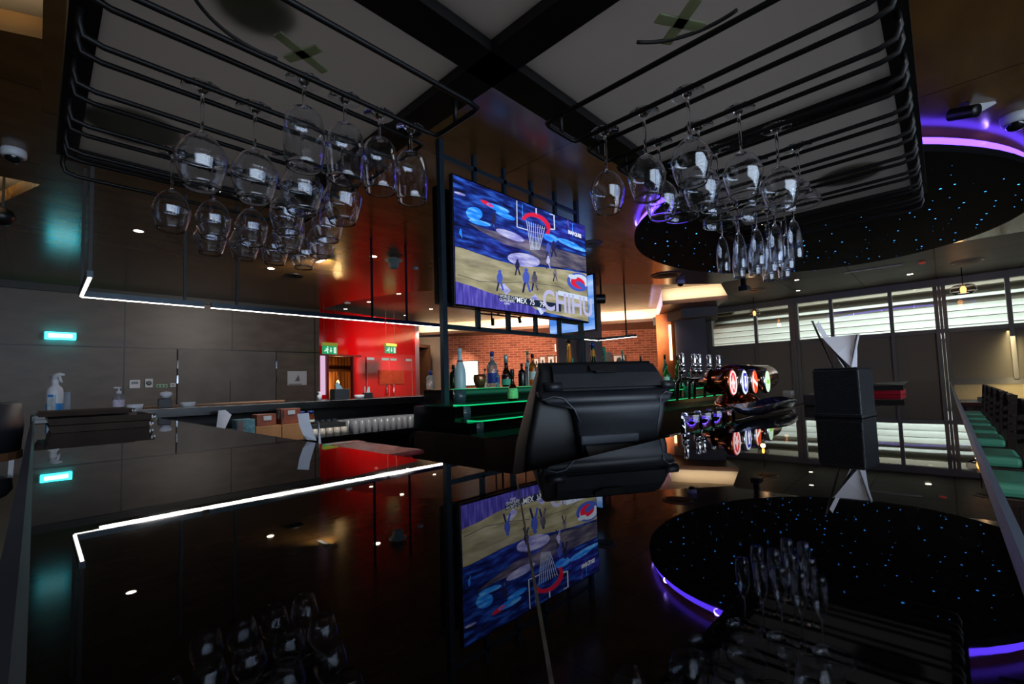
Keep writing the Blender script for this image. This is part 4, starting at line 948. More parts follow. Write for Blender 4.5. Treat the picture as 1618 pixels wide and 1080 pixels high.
def pic(t, w_, h_, d):
    MB().slab([(-.06, -d/2-.002, -.07), (.06, -d/2-.002, -.07), (.03, -d/2-.002, .08), (0, -d/2-.002, .03)], (0, -.001, 0)).build('drawing', mat('grey_drawing', (90, 90, 94), .6), t)
    MB().box(-w_+.02, w_-.12, -d/2-.002, -d/2, -h_+.01, -h_+.03).build('caption', MATS['grey_drawing'], t)
wallthing('wall_notice', 'white landscape notice with grey triangular drawing on the dark wall', 'notice', 4.05, 4.49, 1.36, 1.69, mat('notice_paper', (176, 176, 182), .5, em=(170, 170, 180), es=.02), d=.012, extra=pic)
# things in the brick room
BW = ((CN[0]-.01, CN[1]-.01), (BE[0]-.01, BE[1]-.01)); BD = Vector((BE[0]-CN[0], BE[1]-CN[1], 0)).normalized(); bang = math.atan2(BD.y, BD.x)
def onbrick(px0, px1, py0, py1, name, label, cat, m_, frame=True, art=None):
    a = on(px0, py0, *BW); c_ = on(px1, py1, *BW); w_ = (Vector((c_.x, c_.y, 0))-Vector((a.x, a.y, 0))).length/2; h_ = abs(a.z-c_.z)/2
    t = thing(name, label, cat, ((a.x+c_.x)/2, (a.y+c_.y)/2, (a.z+c_.z)/2), bang)
    if frame: MB().box(-w_, w_, -.045, -.005, -h_, h_).build('frame', BLACKP, t)
    MB().box(-w_*.86, w_*.86, -.05, -.045, -h_*.86, h_*.86).build('picture', m_, t)
    if art: MB().slab([(-w_*.5, -.052, -h_*.6), (w_*.5, -.052, -h_*.6), (w_*.2, -.052, h_*.5), (-w_*.3, -.052, h_*.3)], (0, -.001, 0)).build('print', art, t)
m_art = mat('print_pale', (210, 205, 200), .6, var=.3, scale=14); m_ink = mat('print_ink', (40, 38, 40), .6)
for k, (x0_, x1_, y0_, y1_) in enumerate(((844, 851, 566, 580), (853, 862, 563, 580), (865, 876, 562, 580), (877, 886, 561, 580))):
    onbrick(x0_, x1_, y0_, y1_, 'framed_picture', '%s small framed black and white picture from the left below the wall letters' % ORD[k], 'picture', m_art, art=m_ink)
onbrick(957, 966, 556, 572, 'framed_picture', 'small dark framed picture on the brick behind the green bottle neck', 'picture', mat('print_dark', (30, 30, 34), .5, var=.4)); 
onbrick(968, 988, 561, 574, 'framed_picture', 'wide framed picture on the brick above the register', 'picture', m_art, art=m_ink)
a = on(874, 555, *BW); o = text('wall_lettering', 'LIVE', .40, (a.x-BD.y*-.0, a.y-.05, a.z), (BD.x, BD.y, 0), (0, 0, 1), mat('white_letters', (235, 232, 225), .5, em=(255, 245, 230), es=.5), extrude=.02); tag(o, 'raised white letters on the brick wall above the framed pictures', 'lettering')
# pale lit poster on the left brick wall
LW = ((10.55, 13.90), CN); LD = Vector((CN[0]-10.55, CN[1]-13.90, 0)).normalized()
a = on(731, 570, *LW); c_ = on(757, 609, *LW); pos = Vector(((a.x+c_.x)/2, (a.y+c_.y)/2, (a.z+c_.z)/2)); w_ = (Vector((c_.x-a.x, c_.y-a.y)).length)/2; h_ = abs(a.z-c_.z)/2
t = thing('lit_poster', 'blank white backlit poster in a black frame on the brick wall', 'poster', pos, math.atan2(LD.y, LD.x))
MB().box(-w_, w_, -.06, -.01, -h_, h_).build('frame', BLACKP, t); MB().box(-w_*.92, w_*.92, -.065, -.06, -h_*.94, h_*.94).build('light_panel', emat('white_lightbox', (255, 250, 240), 2.2), t)
# narrow brown column in front of brick
PC0, PC1 = on(884, 600, (8.5, 9.5), (11.5, 6.5)), on(917, 600, (8.5, 9.5), (11.5, 6.5))
m_col = mat('brown_column_wood', (88, 54, 34), .45, var=.25, scale=3, stretch=(1, 1, .2))
struct(MB((10, 8, 0)).prism([(PC0.x, PC0.y), (PC1.x, PC1.y), (PC1.x+.3, PC1.y+.3), (PC0.x+.3, PC0.y+.3)], 0, 3.4).build('wall_pillar', m_col))
PC0, PC1 = on(927, 600, (8.5, 8.5), (11.5, 5.5)), on(954, 600, (8.5, 8.5), (11.5, 5.5))
struct(MB((10, 8, 0)).prism([(PC0.x, PC0.y), (PC1.x, PC1.y), (PC1.x+.3, PC1.y+.3), (PC0.x+.3, PC0.y+.3)], 0, 3.4).build('wall_pillar', m_col))

p = atz(4, 342, 3.02); t = thing('hanging_speaker', 'black ball shaped speaker at the left picture edge below the lit ceiling recess', 'speaker', p)
MB().lathe([(0, -.09), (.05, -.078), (.085, -.03), (.09, .01), (.07, .06), (.02, .09), (0, .09)], 24).build('cabinet', BLACKP, t)
MB().bar((0, 0, .08), (0, 0, HC+.28-p.z), .02).build('stem', BLACKM, t)
# ------------------------------------------------------------------ napkin box
def napkin_box(loc, rz, s=.127, h=.157, label='', big=True, group=None):
    t = thing('napkin_box', label, 'napkin box', loc, rz, group)
    m_l = mat('black_leather_box', (20, 24, 30), .36, var=.3, scale=60, bump=.3, bscale=220)
    MB().box(0, s, 0, s, 0, h*.965, .004).build('box', m_l, t)
    MB().box(-.002, s+.002, -.002, s+.002, 0.0, .013, .003).build('base_rim', m_l, t)
    b = MB(); b.box(.004, s-.004, .004, s-.004, h*.965, h, .002); b.build('lid', m_l, t)
    return t
N0 = atz(1362, 661, CT)
t = napkin_box((N0.x, N0.y, CT), math.atan2(-.186, .983), label='black leather napkin box with white folded napkins on the right counter')
b = MB(); c = .06
b.slab([(.045, .03, .157), (.090, .05, .157), (.055, .075, .235), (.028, .105, .262), (.04, .07, .205)], (.0015, .0015, 0))
b.slab([(.045, .03, .157), (.085, .028, .157), (.083, .02, .263), (.062, .01, .262)], (-.001, .002, 0))
b.slab([(.05, .032, .157), (.083, .02, .263), (.028, .100, .258), (.03, .06, .200)], (.001, .002, 0))
b.slab([(.06, .04, .157), (.095, .04, .157), (.07, .01, .262), (.055, .03, .21)], (.001, .002, 0))
b.slab([(.04, .05, .157), (.09, .055, .157), (.05, .115, .315), (.035, .118, .30)], (.001, .001, 0))
b.build('napkin', PAPER, t, 'white folded napkin')
MB().slab([(.050, .085, .157), (.062, .085, .157), (.036, .125, .318), (.030, .128, .318)], (.003, .003, 0)).build('black_stirrer', BLACKP, t)

# ------------------------------------------------------------------ point of sale terminal, seen from behind
U = Vector((.84, -.5426, 0)); NV = Vector((-.5426, -.84, 0))
ps = thing('cash_register', 'black point of sale terminal seen from behind at the counter corner', 'cash register', (.984+.16, .846-.10, .86), math.atan2(U.y, U.x))
# local: x along U (0 at left top corner), -y towards camera
def X0(x): return x-.19
m_pos = mat('matte_black_housing', (24, 27, 33), .42, var=.12, scale=30, bump=.06, bscale=400)
m_pos2 = mat('darker_black_housing', (11, 12, 16), .5, var=.12, scale=30)
def ring(x0, x1, yf, yb, z, r=.02): # rounded rectangle ring
    pts = []
    for cx_, cy_, a0 in ((x1-r, yb-r, 0), (x0+r, yb-r, PI/2), (x0+r, yf+r, PI), (x1-r, yf+r, 1.5*PI)):
        for k in range(5): a = a0+k*PI/8; pts.append((cx_+r*math.cos(a)-.19, cy_+r*math.sin(a), z-.86))
    return pts
MB().loft([ring(-.052, .352, -.02, .16, .86, .02), ring(-.050, .355, -.025, .13, .95), ring(-.040, .372, -.035, .10, 1.06), ring(-.022, .392, -.045, .07, 1.15), ring(-.010, .396, -.04, .055, 1.20), ring(.0, .388, -.028, .045, 1.235), ring(.012, .374, -.012, .035, 1.27, .012), ring(.018, .368, -.002, .03, 1.296, .008)]).build('rear_housing', m_pos2, ps)
# upper raised cover
MB().loft([[(x-.19, y, z-.86) for x, y, z in r_] for r_ in (
    [(.040, -.052, 1.222), (.386, -.052, 1.222), (.386, -.02, 1.222), (.040, -.02, 1.222)], [(.044, -.036, 1.262), (.374, -.036, 1.262), (.374, -.01, 1.262), (.044, -.01, 1.262)], [(.046, -.018, 1.287), (.366, -.018, 1.287), (.366, 0, 1.287), (.046, 0, 1.287)])], smooth=False).build('top_cover', m_pos, ps)
b = MB(); b.slab([(.155-.19, -.026, 1.285-.86), (.243-.19, -.026, 1.285-.86), (.243-.19, -.040, 1.268-.86), (.232-.19, -.0425, 1.262-.86), (.172-.19, -.0425, 1.262-.86), (.168-.19, -.040, 1.268-.86), (.155-.19, -.040, 1.268-.86)], (0, -.004, .001)).build('cable_slot', mat('slot_black', (3, 3, 4), .8), ps)
MB().lathe([(0, 0), (.014, 0), (.014, .05), (0, .05)], 16, (.015-.19, -.04, 1.226-.86), axis=(1, 0, 0)).lathe([(0, 0), (.013, 0), (.013, .04), (0, .04)], 16, (.372-.19, -.045, 1.222-.86), axis=(1, 0, 0)).build('hinge_barrel', m_pos, ps)
# central bulge with arch shaped shoulders
def arch(z):
    if z > 1.20: return (-.004, .394)
    if z > 1.165: k = (1.20-z)/.035; return (-.004+.085*k**3, .394-.045*k**3)
    k = min(1, (1.165-z)/.18); return (.081+.035*k**.7, .349-.02*k)
rs_ = []
for z, yb in ((1.214, -.046), (1.205, -.060), (1.195, -.066), (1.18, -.072), (1.165, -.076), (1.15, -.076), (1.12, -.070), (1.07, -.062), (1.0, -.055), (.93, -.05), (.862, -.046)):
    a_, c_ = arch(z); rs_.append([(X0(a_), yb, z-.86), (X0(a_)+.006, yb-.004, z-.86), (X0(c_)-.006, yb-.004, z-.86), (X0(c_), yb, z-.86), (X0(c_), .0, z-.86), (X0(a_), .0, z-.86)])
MB().loft(rs_).build('centre_cover', m_pos, ps)
MB().box(.10-.19, .275-.19, -.085, -.05, 1.066-.86, 1.092-.86, .004).build('cable_cover', mat('grey_cable_cover', (58, 64, 74), .4, var=.1), ps)
MB().slab([(.118-.19, -.07, 1.062-.86), (.262-.19, -.07, 1.062-.86), (.258-.19, -.085, 1.045-.86), (.125-.19, -.10, 1.012-.86)], (0, .004, -.002)).build('base_plate', mat('grey_base_plate', (70, 72, 74), .5, var=.1), ps)
b = MB(); b.tube([(X0(-.004), -.072, 1.192-.86), (X0(.03), -.078, 1.201-.86), (X0(.055), -.08, 1.196-.86), (X0(.085), -.083, 1.165-.86), (X0(.10), -.08, 1.13-.86)], .0016, 6)
b.tube([(X0(.396), -.068, 1.198-.86), (X0(.37), -.074, 1.203-.86), (X0(.352), -.078, 1.19-.86), (X0(.345), -.078, 1.15-.86)], .0016, 6).build('edge_bead', mat('pale_grey_edge', (96, 102, 112), .4), ps)  # thin pale grey line along the arch edges of the housing
MB().box(-.22, .18, -.05, .16, -.02, .0).build('foot', m_pos2, ps)
o = MB((1.2, .85, .4)).box(1.0, 1.75, .74, 1.2, .0, .835, .01).build('under_counter_cabinet', mat('dark_walnut_cabinet', (30, 18, 12), .4, var=.3, scale=8)); tag(o, 'dark walnut low cabinet under the cash register', 'cabinet')

# ------------------------------------------------------------------ beer tower
bt = thing('beer_tower', 'polished copper beer tower with four glowing round badges and chrome taps', 'beer tower', (2.33, .74, CT-.0))
OB = bt.location.copy()
m_cop = mat('polished_copper', (176, 98, 62), .10, 1.0, var=.08, scale=10)
MB(OB).lathe([(.0, 0), (.105, 0), (.105, .006), (.10, .02), (.082, .045), (.05, .062), (.042, .068), (.042, .085), (.06, .09)], 32, (2.30, .72, CT)).build('pedestal', m_cop, bt)
MB(OB).lathe([(0, 0), (.03, .003), (.058, .02), (.066, .05), (.066, .62), (.058, .65), (.03, .666), (0, .67)], 32, (2.17, .72, CT+.130), axis=(1, 0, 0)).build('barrel', m_cop, bt)
MB(OB).lathe([(0, -.02), (.02, -.02), (.02, 0), (.045, .01), (.058, .03), (.058, .06)], 28, (2.15, .70, CT+.118), axis=(.0, 1, 0)).lathe([(0, -.04), (.012, -.035), (.02, -.01), (.045, .0), (.058, .02)], 28, (2.15, .80, CT+.118), axis=(0, -1, 0)).build('coupler', m_cop, bt)
BADGE = [('red_ring', (235, 40, 50), (255, 215, 215)), ('blue_shield', (40, 60, 190), (230, 240, 255)), ('orange_round', (240, 80, 30), (255, 250, 240)), ('green_white', (215, 250, 215), (40, 90, 200))]
for k, px in enumerate((1159, 1178, 1194, 1214)):
    p = aty(px+1, 604-(.6*k), .60); c_ = Vector((p.x, .60, p.z))
    hd = MB(OB).lathe([(0, 0), (.030, 0), (.034, .02), (.054, .035), (.056, .058), (.051, .060), (.049, .056)], 28, c_-Vector((0, -.066, 0)), axis=(.06, -1, 0)).build('badge_housing', m_cop if k in (0,) else CHROME, bt)
    nm, ca, cb = BADGE[k]; ax = Vector((.06, -1, 0)).normalized(); cc = c_-Vector((0, -.066, 0))+ax*.059
    MB(OB).cyl(cc, .049, .002, 28, axis=ax).build('badge', emat('badge_'+nm, cb if k == 1 else ca, 1.1), hd, 'glowing round badge')
    xr = ax.cross(Vector((0, 0, 1))).normalized(); fr0 = cc+ax*.0028
    def q(u, v, d=0): return fr0+xr*u+Vector((0, 0, 1))*v+ax*d
    b = MB(OB)
    if k == 0:
        m2 = emat('badge_pale', (255, 225, 225), 1.2)
        b.tube([q(.044*math.cos(a), .044*math.sin(a)) for a in [i*PI/14 for i in range(28)]], .0035, 5, closed=True); b.slab([q(0, .03), q(.014, .008), q(.032, .0), q(.014, -.012), q(.018, -.034), q(0, -.02), q(-.018, -.034), q(-.014, -.012), q(-.032, .0), q(-.014, .008)], ax*.0004)
    elif k == 1:
        m2 = emat('badge_blue', (40, 50, 190), 1.1); b.slab([q(-.022, .038), q(.022, .038), q(.030, .02), q(.026, -.03), q(0, -.042), q(-.026, -.03), q(-.030, .02)], ax*.0004)
    elif k == 2:
        m2 = emat('badge_white', (255, 250, 245), 1.3); b.slab([q(-.035, -.008), q(.04, .02), q(.04, .004), q(-.03, -.022)], ax*.0004); b.slab([q(.02, .046), q(.05, .018), q(.048, -.02), q(.03, -.044), q(.034, 0)], ax*.0004)
    else:
        m2 = emat('badge_green', (150, 215, 90), 1.2); b.slab([q(-.03, .008), q(.03, .008), q(.03, -.010), q(-.03, -.010)], ax*.0004); 
    b.build('badge_emblem', m2, hd)
    if k == 1:
        b = MB(OB); b.slab([q(-.014, .026, .001), q(.014, .026, .001), q(.010, .008, .001), q(.016, -.012, .001), q(.0, -.03, .001), q(-.016, -.012, .001), q(-.008, .006, .001)], ax*.0004).build('badge_emblem', emat('badge_white', (255, 250, 245), 1.3), hd)
for k, (px, pt) in enumerate(((1077, 556), (1096, 558), (1104, 558), (1120, 559), (1135, 560))):
    Yh = .98; tp = aty(px, pt, Yh); zt = tp.z; base = CT+.135
    hx = tp.x
    hn = MB(OB).lathe([(0, base+.055-CT), (.009, base+.055-CT), (.014, base+.065-CT), (.015, base+.075-CT), (.011, base+.08-CT), (.0115, base+.09-CT), (.0135, zt-CT-.006), (.010, zt-CT), (0, zt-CT)], 18, (hx, Yh, CT)).build('tap_handle', CHROME, bt)
    b = MB(OB); b.cyl((hx, Yh+.01, base-.01), .012, .075, 16).lathe([(0, -.024), (.012, -.014), (.018, 0), (.012, .014), (0, .024)], 18, (hx, Yh, base+.04))
    b.tube([(hx, Yh-.16, base), (hx, Yh-.05, base), (hx, Yh+.01, base+.005), (hx-.005, Yh+.03, base-.02), (hx-.005, Yh+.035, base-.11)], [.009, .009, .011, .009, .007], 12)
    b.build('tap', CHROME, bt, 'chrome tap with downward spout')
# drip mat of glossy dark glass and tumblers beside it
o = MB((1.75, .5, CT))
b = MB((1.75, .55, CT)); n = 26
def tray_ring(s, z): return [(1.92+s*.36*math.cos(a)*1.0, .50+s*.075*math.sin(a)+.03*math.cos(a)*0, CT+.010+z+.006*math.sin(3*a)) for a in [2*PI*k/n for k in range(n)]]
b.loft([tray_ring(.8, .002), tray_ring(1.0, .030), tray_ring(.97, .031), tray_ring(.78, .006)], caps=True)
o = b.build('drip_tray', mat('smoked_chrome', (70, 72, 88), .10, .9, var=.5, scale=18, bump=.8, bscale=26)); tag(o, 'wavy smoked metal drip tray below the glowing beer badges', 'tray')
tb = None
m_tg = GLASS
for k, (x, y, lab) in enumerate(((1.40, .46, 'clear tapered tumbler at the counter edge, nearest the cash register'), (1.50, .468, 'clear tapered tumbler at the counter edge, second from the cash register'), (1.60, .47, 'clear tapered tumbler at the counter edge, third from the cash register'), (1.70, .465, 'clear tapered tumbler at the counter edge, nearest the drip tray'))):
    prof = [(0, 0), (.030, 0), (.031, .004), (.040, .082), (.0385, .082), (.0295, .008), (0, .007)]
    if tb is None: tb = MB().lathe([(r, .082-z) for r, z in prof], 28).build('tumbler', m_tg); o = tb
    else: o = tb.copy(); COL.objects.link(o)
    o.location = (x, .575, 1.0215); o.scale = (.92, .92, 1.35); tag(o, lab, 'tumbler', 'upturned tumblers at the counter edge')
# folded black box and other things right of the tower
o = MB((2.6, .35, CT)).box(2.34, 2.9, .33, .46, CT+.001, CT+.05, .004).build('black_tray', BLACKP); tag(o, 'flat black tray behind the napkin box on the right counter', 'tray')
o = MB((2.62, .60, CT)).box(2.60, 2.66, .56, .60, CT, CT+.06, .003).build('small_carton', mat('pale_grey_card', (120, 116, 112), .6, var=.05)); 
o.location.z = CT; tag(o, 'small pale grey carton right of the glowing beer badges', 'carton')
bpos = atz(1402, 622, CT)
t = thing('menu_stack', 'red and black menu covers stacked right of the napkin box', 'menu', (bpos.x, bpos.y, CT), -.05)
MB().box(-.12, .10, -.08, .12, 0, .028, .003).build('red_cover', mat('red_menu_cover', (170, 20, 40), .4, var=.1), t)
MB().slab([(-.2, -.1, .055), (.28, -.08, .07), (-.2, .12, .068)], (0, 0, .003)).box(-.2, -.18, -.1, .1, .028, .058).build('black_cover', BLACKP, t)

# ------------------------------------------------------------------ bottles
BP = {'wine': [(0, 0), (.98, 0), (1, .02), (1, .55), (.93, .62), (.5, .72), (.36, .78), (.34, .96), (.37, .965), (.37, .985), (0, .985)],
      'champagne': [(0, 0), (.98, 0), (1, .02), (1, .38), (.93, .48), (.62, .62), (.38, .74), (.34, .9), (.4, .91), (.4, .97), (.3, 1), (0, 1)],
      'spirit': [(0, 0), (.97, 0), (1, .02), (1, .58), (.9, .66), (.5, .72), (.33, .77), (.31, .93), (.36, .935), (.36, .96), (0, .96)],
      'round': [(0, 0), (.8, 0), (.95, .06), (1, .2), (.95, .34), (.7, .46), (.42, .54), (.34, .62), (.32, .9), (.37, .91), (.37, .93), (0, .93)],
      'tall': [(0, 0), (.98, 0), (1, .01), (.9, .2), (.62, .5), (.4, .8), (.36, .95), (.4, .955), (.4, .97), (0, .97)],
      'onion': [(0, 0), (.85, 0), (1, .08), (1, .32), (.85, .44), (.5, .55), (.38, .64), (.36, .9), (0, .9)]}
def colglass(name, rgb, tint=None, emis=None, es=0):
    return mat(name, rgb, .06, trans=.75, ior=1.45, var=.05, em=emis, es=es)
GC = {'clear': colglass('bottle_clear', (210, 225, 222)), 'green': colglass('bottle_green', (40, 150, 60)), 'dkgreen': colglass('bottle_dark_green', (16, 60, 26)), 'amber': colglass('bottle_amber', (210, 130, 30)),
      'brown': colglass('bottle_brown', (70, 26, 10)), 'teal': colglass('bottle_teal', (70, 170, 150)), 'blueclear': colglass('bottle_pale_blue', (150, 200, 215)), 'white': mat('frosted_white_bottle', (176, 205, 214), .3, var=.03), 'black': mat('bottle_black', (10, 10, 10), .2, var=.1), 'gold': colglass('bottle_gold', (225, 170, 40))}
def bottle(px, ptop, Y, z0, r, prof, gl, cap, label, lab=None, lh=(.15, .45), ch=.12, name='bottle', group='bottles on the back bar'):
    p = aty(px, ptop, Y); h = p.z-z0
    t = thing(name, label, 'bottle', (p.x, p.y, z0), group=group)
    pr_ = [(a*r, b_*h) for a, b_ in BP[prof]]
    gb = MB().lathe(pr_, 24).build('glass_body', GC[gl], t)
    if cap: rr = BP[prof][-2][0]*r+.002; MB().lathe([(0, h*(1-ch)), (rr, h*(1-ch)), (rr, h-.002), (rr*.9, h), (0, h)], 18).build('cap', cap, t)
    if lab:
        rmax = r+.0008
        def rad(z):
            for (a0, b0), (a1, b1) in zip(BP[prof][1:], BP[prof][2:]):
                if b0 <= z <= b1: return (a0+(a1-a0)*(z-b0)/max(1e-6, b1-b0))*r+.0008
            return r
        zs = [lh[0]+(lh[1]-lh[0])*k/5 for k in range(6)]
        MB().lathe([(rad(z), z*h) for z in zs], 24).build('label', lab, gb)
    return t
Z1, Z2, Z3 = 1.210, 1.102, .999
cb = mat('cap_blue', (24, 50, 130), .3, var=.05); ck = mat('cap_black', (16, 20, 22), .35, var=.05); cg = mat('cap_green', (40, 140, 110), .35, var=.05); cs = mat('cap_silver', (180, 190, 195), .3, .6, var=.05)
lw = mat('label_white', (200, 215, 210), .6, var=.1, scale=60); lb = mat('label_blue', (30, 70, 170), .5, var=.2, scale=60); lg = mat('label_green', (120, 200, 130), .6, var=.25, scale=50); lk = mat('label_black', (20, 18, 20), .5, var=.3, scale=40)
bottle(680, 585, 3.27, Z1, .036, 'spirit', 'clear', cb, 'clear bottle with blue cap standing behind the left end of the top step', ch=.3)
bottle(726, 550, 2.89, Z1, .047, 'champagne', 'white', None, 'frosted white champagne bottle at the left end of the top step', lab=mat('neck_band_red', (100, 50, 50), .4), lh=(.66, .70))
bottle(716, 576, 3.02, Z1, .034, 'spirit', 'dkgreen', ck, 'dark green bottle half hidden behind the white champagne bottle', ch=.2)
t = thing('copper_mug', 'squat brushed copper mug right of the white champagne bottle', 'mug', (aty(758, 600, 2.89).x, 2.89, Z1))
MB().lathe([(0, 0), (.032, 0), (.040, .02), (.052, .055), (.054, .09), (.05, .115), (.048, .115), (.05, .09), (.047, .055), (.03, .008), (0, .008)], 28).build('bowl', mat('brushed_copper_mug', (150, 100, 70), .25, .8, var=.2, scale=20), t)
bottle(766, 582, 2.89, Z1, .018, 'wine', 'clear', ck, 'slim small clear bottle between the copper mug and blue capped bottle')
bottle(777, 555, 2.97, Z1, .046, 'spirit', 'clear', cb, 'tall clear bottle with dark blue cap and blue label', lab=lb, lh=(.12, .4), ch=.14)
bottle(786, 584, 2.85, Z1, .018, 'spirit', 'blueclear', lb, 'short bottle with bright blue wrap beside the tall clear bottle', lab=lb, lh=(.3, .58), ch=.1)
bottle(799, 560, 2.93, Z1, .045, 'onion', 'brown', cs, 'round shouldered brown liqueur bottle with silver neck', lab=mat('label_teal', (70, 190, 150), .5, var=.1), lh=(.06, .24), ch=.26)
bottle(809, 583, 2.48, Z2, .042, 'round', 'brown', ck, 'small round brown bottle with green label on the middle step', lab=lg, lh=(.08, .40), ch=.24)
bottle(824, 574, 2.95, Z1, .036, 'spirit', 'black', ck, 'black bottle in shadow left of the register')
bottle(833, 554, 2.99, Z1, .027, 'wine', 'blueclear', cg, 'slim pale bottle with teal cap at the register corner', lab=lw, lh=(.55, .66))
bottle(841, 559, 2.85, Z1, .037, 'spirit', 'amber', ck, 'amber whisky bottle touching the register corner', lab=lw, lh=(.2, .45))
bottle(898, 533, 2.95, Z1, .052, 'tall', 'gold', ck, 'very tall tapered golden bottle above the register', lab=None, ch=.12)
bottle(936, 541, 2.95, Z1, .056, 'tall', 'dkgreen', cb, 'dark bottle with amber neck above the register slot', lab=mat('label_amber', (215, 140, 40), .5, var=.1), lh=(.66, .82), ch=.12)
bottle(954, 548, 2.95, Z1, .046, 'tall', 'teal', cg, 'teal bottle with green cap above the register', ch=.22)
bottle(983, 553, 3.0, Z1, .030, 'spirit', 'blueclear', cg, 'pale bottle with green cap in front of the wide framed picture', lab=ck, lh=(.78, .84), ch=.1)
bottle(904, 566, 2.7, Z2, .03, 'spirit', 'teal', cg, 'low green cap showing beside the tall golden bottle', ch=.2)
bottle(1012, 562, 2.95, Z1, .030, 'spirit', 'dkgreen', ck, 'dark green capped bottle just showing over the right of the register', ch=.25)
bottle(1050, 560, 2.50, Z2, .033, 'wine', 'teal', ck, 'pale green bottle with dark cap right of the register', ch=.14)
bottle(1052, 574, 2.43, Z2, .036, 'wine', 'green', ck, 'bright green wine shaped bottle right of the register', lab=lw, lh=(.25, .5), ch=.08)
bottle(1060, 590, 2.66, Z2, .026, 'spirit', 'teal', None, 'stout teal bottle with pale label behind the bright green bottle', lab=lw, lh=(.1, .5))
bottle(1070, 562, 2.55, Z2, .036, 'wine', 'green', ck, 'tall green bottle left of the first chrome tap handle', ch=.12)
bottle(1068, 592, 2.30, Z3, .030, 'spirit', 'brown', ck, 'dark small bottle with black label on the lowest green lit step', lab=lk, lh=(.1, .6), ch=.2)
bottle(1088, 585, 2.6, Z2, .032, 'wine', 'teal', ck, 'green bottle behind the chrome taps')
bottle(1077, 596, 2.44, Z2, .030, 'wine', 'dkgreen', ck, 'dark green bottle between the register and the taps', ch=.1)
for k, px in enumerate((1086, 1095)):
    p = aty(px, 630, 2.31); t = MB(p).lathe([(0, 0), (.034, 0), (.044, .13), (.042, .13), (.033, .004), (0, .004)], 24, (p.x, p.y, Z3)).build('pint_glass', colglass('green_lit_glass', (80, 220, 160))); tag(t, ('left' if k == 0 else 'right')+' pint glass glowing green beneath the chrome taps', 'glass', 'green lit pint glasses')

# ------------------------------------------------------------------ left run: trays, sprays
def tray(x0, x1, y0, y1, z0, h, label):
    t = thing('serving_tray', label, 'tray', ((x0+x1)/2, (y0+y1)/2, z0), group='stacked brown serving trays'); O_ = t.location
    m_ = mat('dark_brown_tray', (58, 48, 42), .35, var=.2, scale=10)
    b = MB(O_); i = .012; 
    b.loft([[(x0+i, y0+i, z0), (x1-i, y0+i, z0), (x1-i, y1-i, z0), (x0+i, y1-i, z0)], [(x0, y0, z0+h), (x1, y0, z0+h), (x1, y1, z0+h), (x0, y1, z0+h)], [(x0+.006, y0+.006, z0+h), (x1-.006, y0+.006, z0+h), (x1-.006, y1-.006, z0+h), (x0+.006, y1-.006, z0+h)], [(x0+i+.004, y0+i+.004, z0+.004), (x1-i-.004, y0+i+.004, z0+.004), (x1-i-.004, y1-i-.004, z0+.004), (x0+i+.004, y1-i-.004, z0+.004)]], smooth=False)
    b.build('tray_body', m_, t)
    MB(O_).box(x1-.004, x1+.003, y0+.02, y0+.03, z0+h*.35, z0+h*.6).box(x1-.014, x1-.010, y0-.002, y0+.002, z0+h*.3, z0+h*.8).build('metal_corner', mat('satin_metal_corner', (120, 120, 124), .4, .7), t)
    return t
tray(.035, .36, 2.52, 2.95, CT+.001, .028, 'bottom tray of the dark brown stack on the left counter')
tray(.030, .37, 2.54, 3.0, CT+.031, .026, 'middle tray of the dark brown stack on the left counter')
tray(.0, .33, 2.78, 3.20, CT+.059, .020, 'top tray of the dark brown stack, shifted away from the camera')
# spray bottle
p = aty(88, 589, 4.45); hs = p.z-1.13
t = thing('spray_bottle', 'white trigger spray bottle with blue label standing on the far left counter', 'spray bottle', (p.x, 4.45, 1.131), -.75)
k_ = hs/.30
sbb = MB().lathe([(0, 0), (.042*k_, 0), (.045*k_, .006), (.045*k_, .16*k_), (.040*k_, .185*k_), (.02*k_, .21*k_), (.016*k_, .225*k_), (.016*k_, .235*k_), (0, .235*k_)], 28).build('bottle_body', WHITEP, t)
MB().lathe([(.0455*k_, .0), (.0455*k_, .075*k_)], 28).build('blue_label', mat('sky_blue_label', (40, 130, 200), .5, var=.1), sbb, 'sky blue band')
MB().box(-.01*k_, .034*k_, -.0465*k_, -.02, .01*k_, .14*k_).build('white_label', mat('printed_white_label', (190, 205, 215), .5, var=.2, scale=40), sbb)
MB().box(-.008*k_, .030*k_, -.0475*k_, -.03, .122*k_, .14*k_).build('label_heading', MATS['sky_blue_label'], sbb)
MB().lathe([(.02*k_, .222*k_), (.021*k_, .25*k_), (.014*k_, .255*k_), (0, .255*k_)], 20).build('collar', WHITEP, t)
MB().loft([[(-.03*k_, -.012, .262*k_), (-.01, -.012, .25*k_), (-.01, .012, .25*k_), (-.03*k_, .012, .262*k_)], [(-.01*k_, -.012, .29*k_), (.01, -.012, .255*k_), (.01, .012, .255*k_), (-.01*k_, .012, .29*k_)], [(.02*k_, -.010, .30*k_), (.03*k_, -.010, .275*k_), (.03*k_, .010, .275*k_), (.02*k_, .010, .30*k_)], [(.058*k_, -.008, .292*k_), (.058*k_, -.008, .280*k_), (.058*k_, .008, .280*k_), (.058*k_, .008, .292*k_)]]).build('spray_head', WHITEP, t)
MB().tube([(.025*k_, 0, .278*k_), (.036*k_, 0, .25*k_), (.046*k_, 0, .228*k_)], [.009, .008, .005], 10).build('trigger', WHITEP, t)
p = aty(101, 619, 4.6); o = MB((p.x, 4.6, 1.131)).slab([(p.x-.055, 4.6, 1.131), (p.x+.035, 4.6, 1.131), (p.x+.035, 4.62, p.z), (p.x-.055, 4.62, p.z)], (0, .005, 0)).build('table_card', mat('pale_blue_card', (130, 142, 156), .5, var=.2, scale=10)); tag(o, 'pale upright card right behind the spray bottle', 'card')
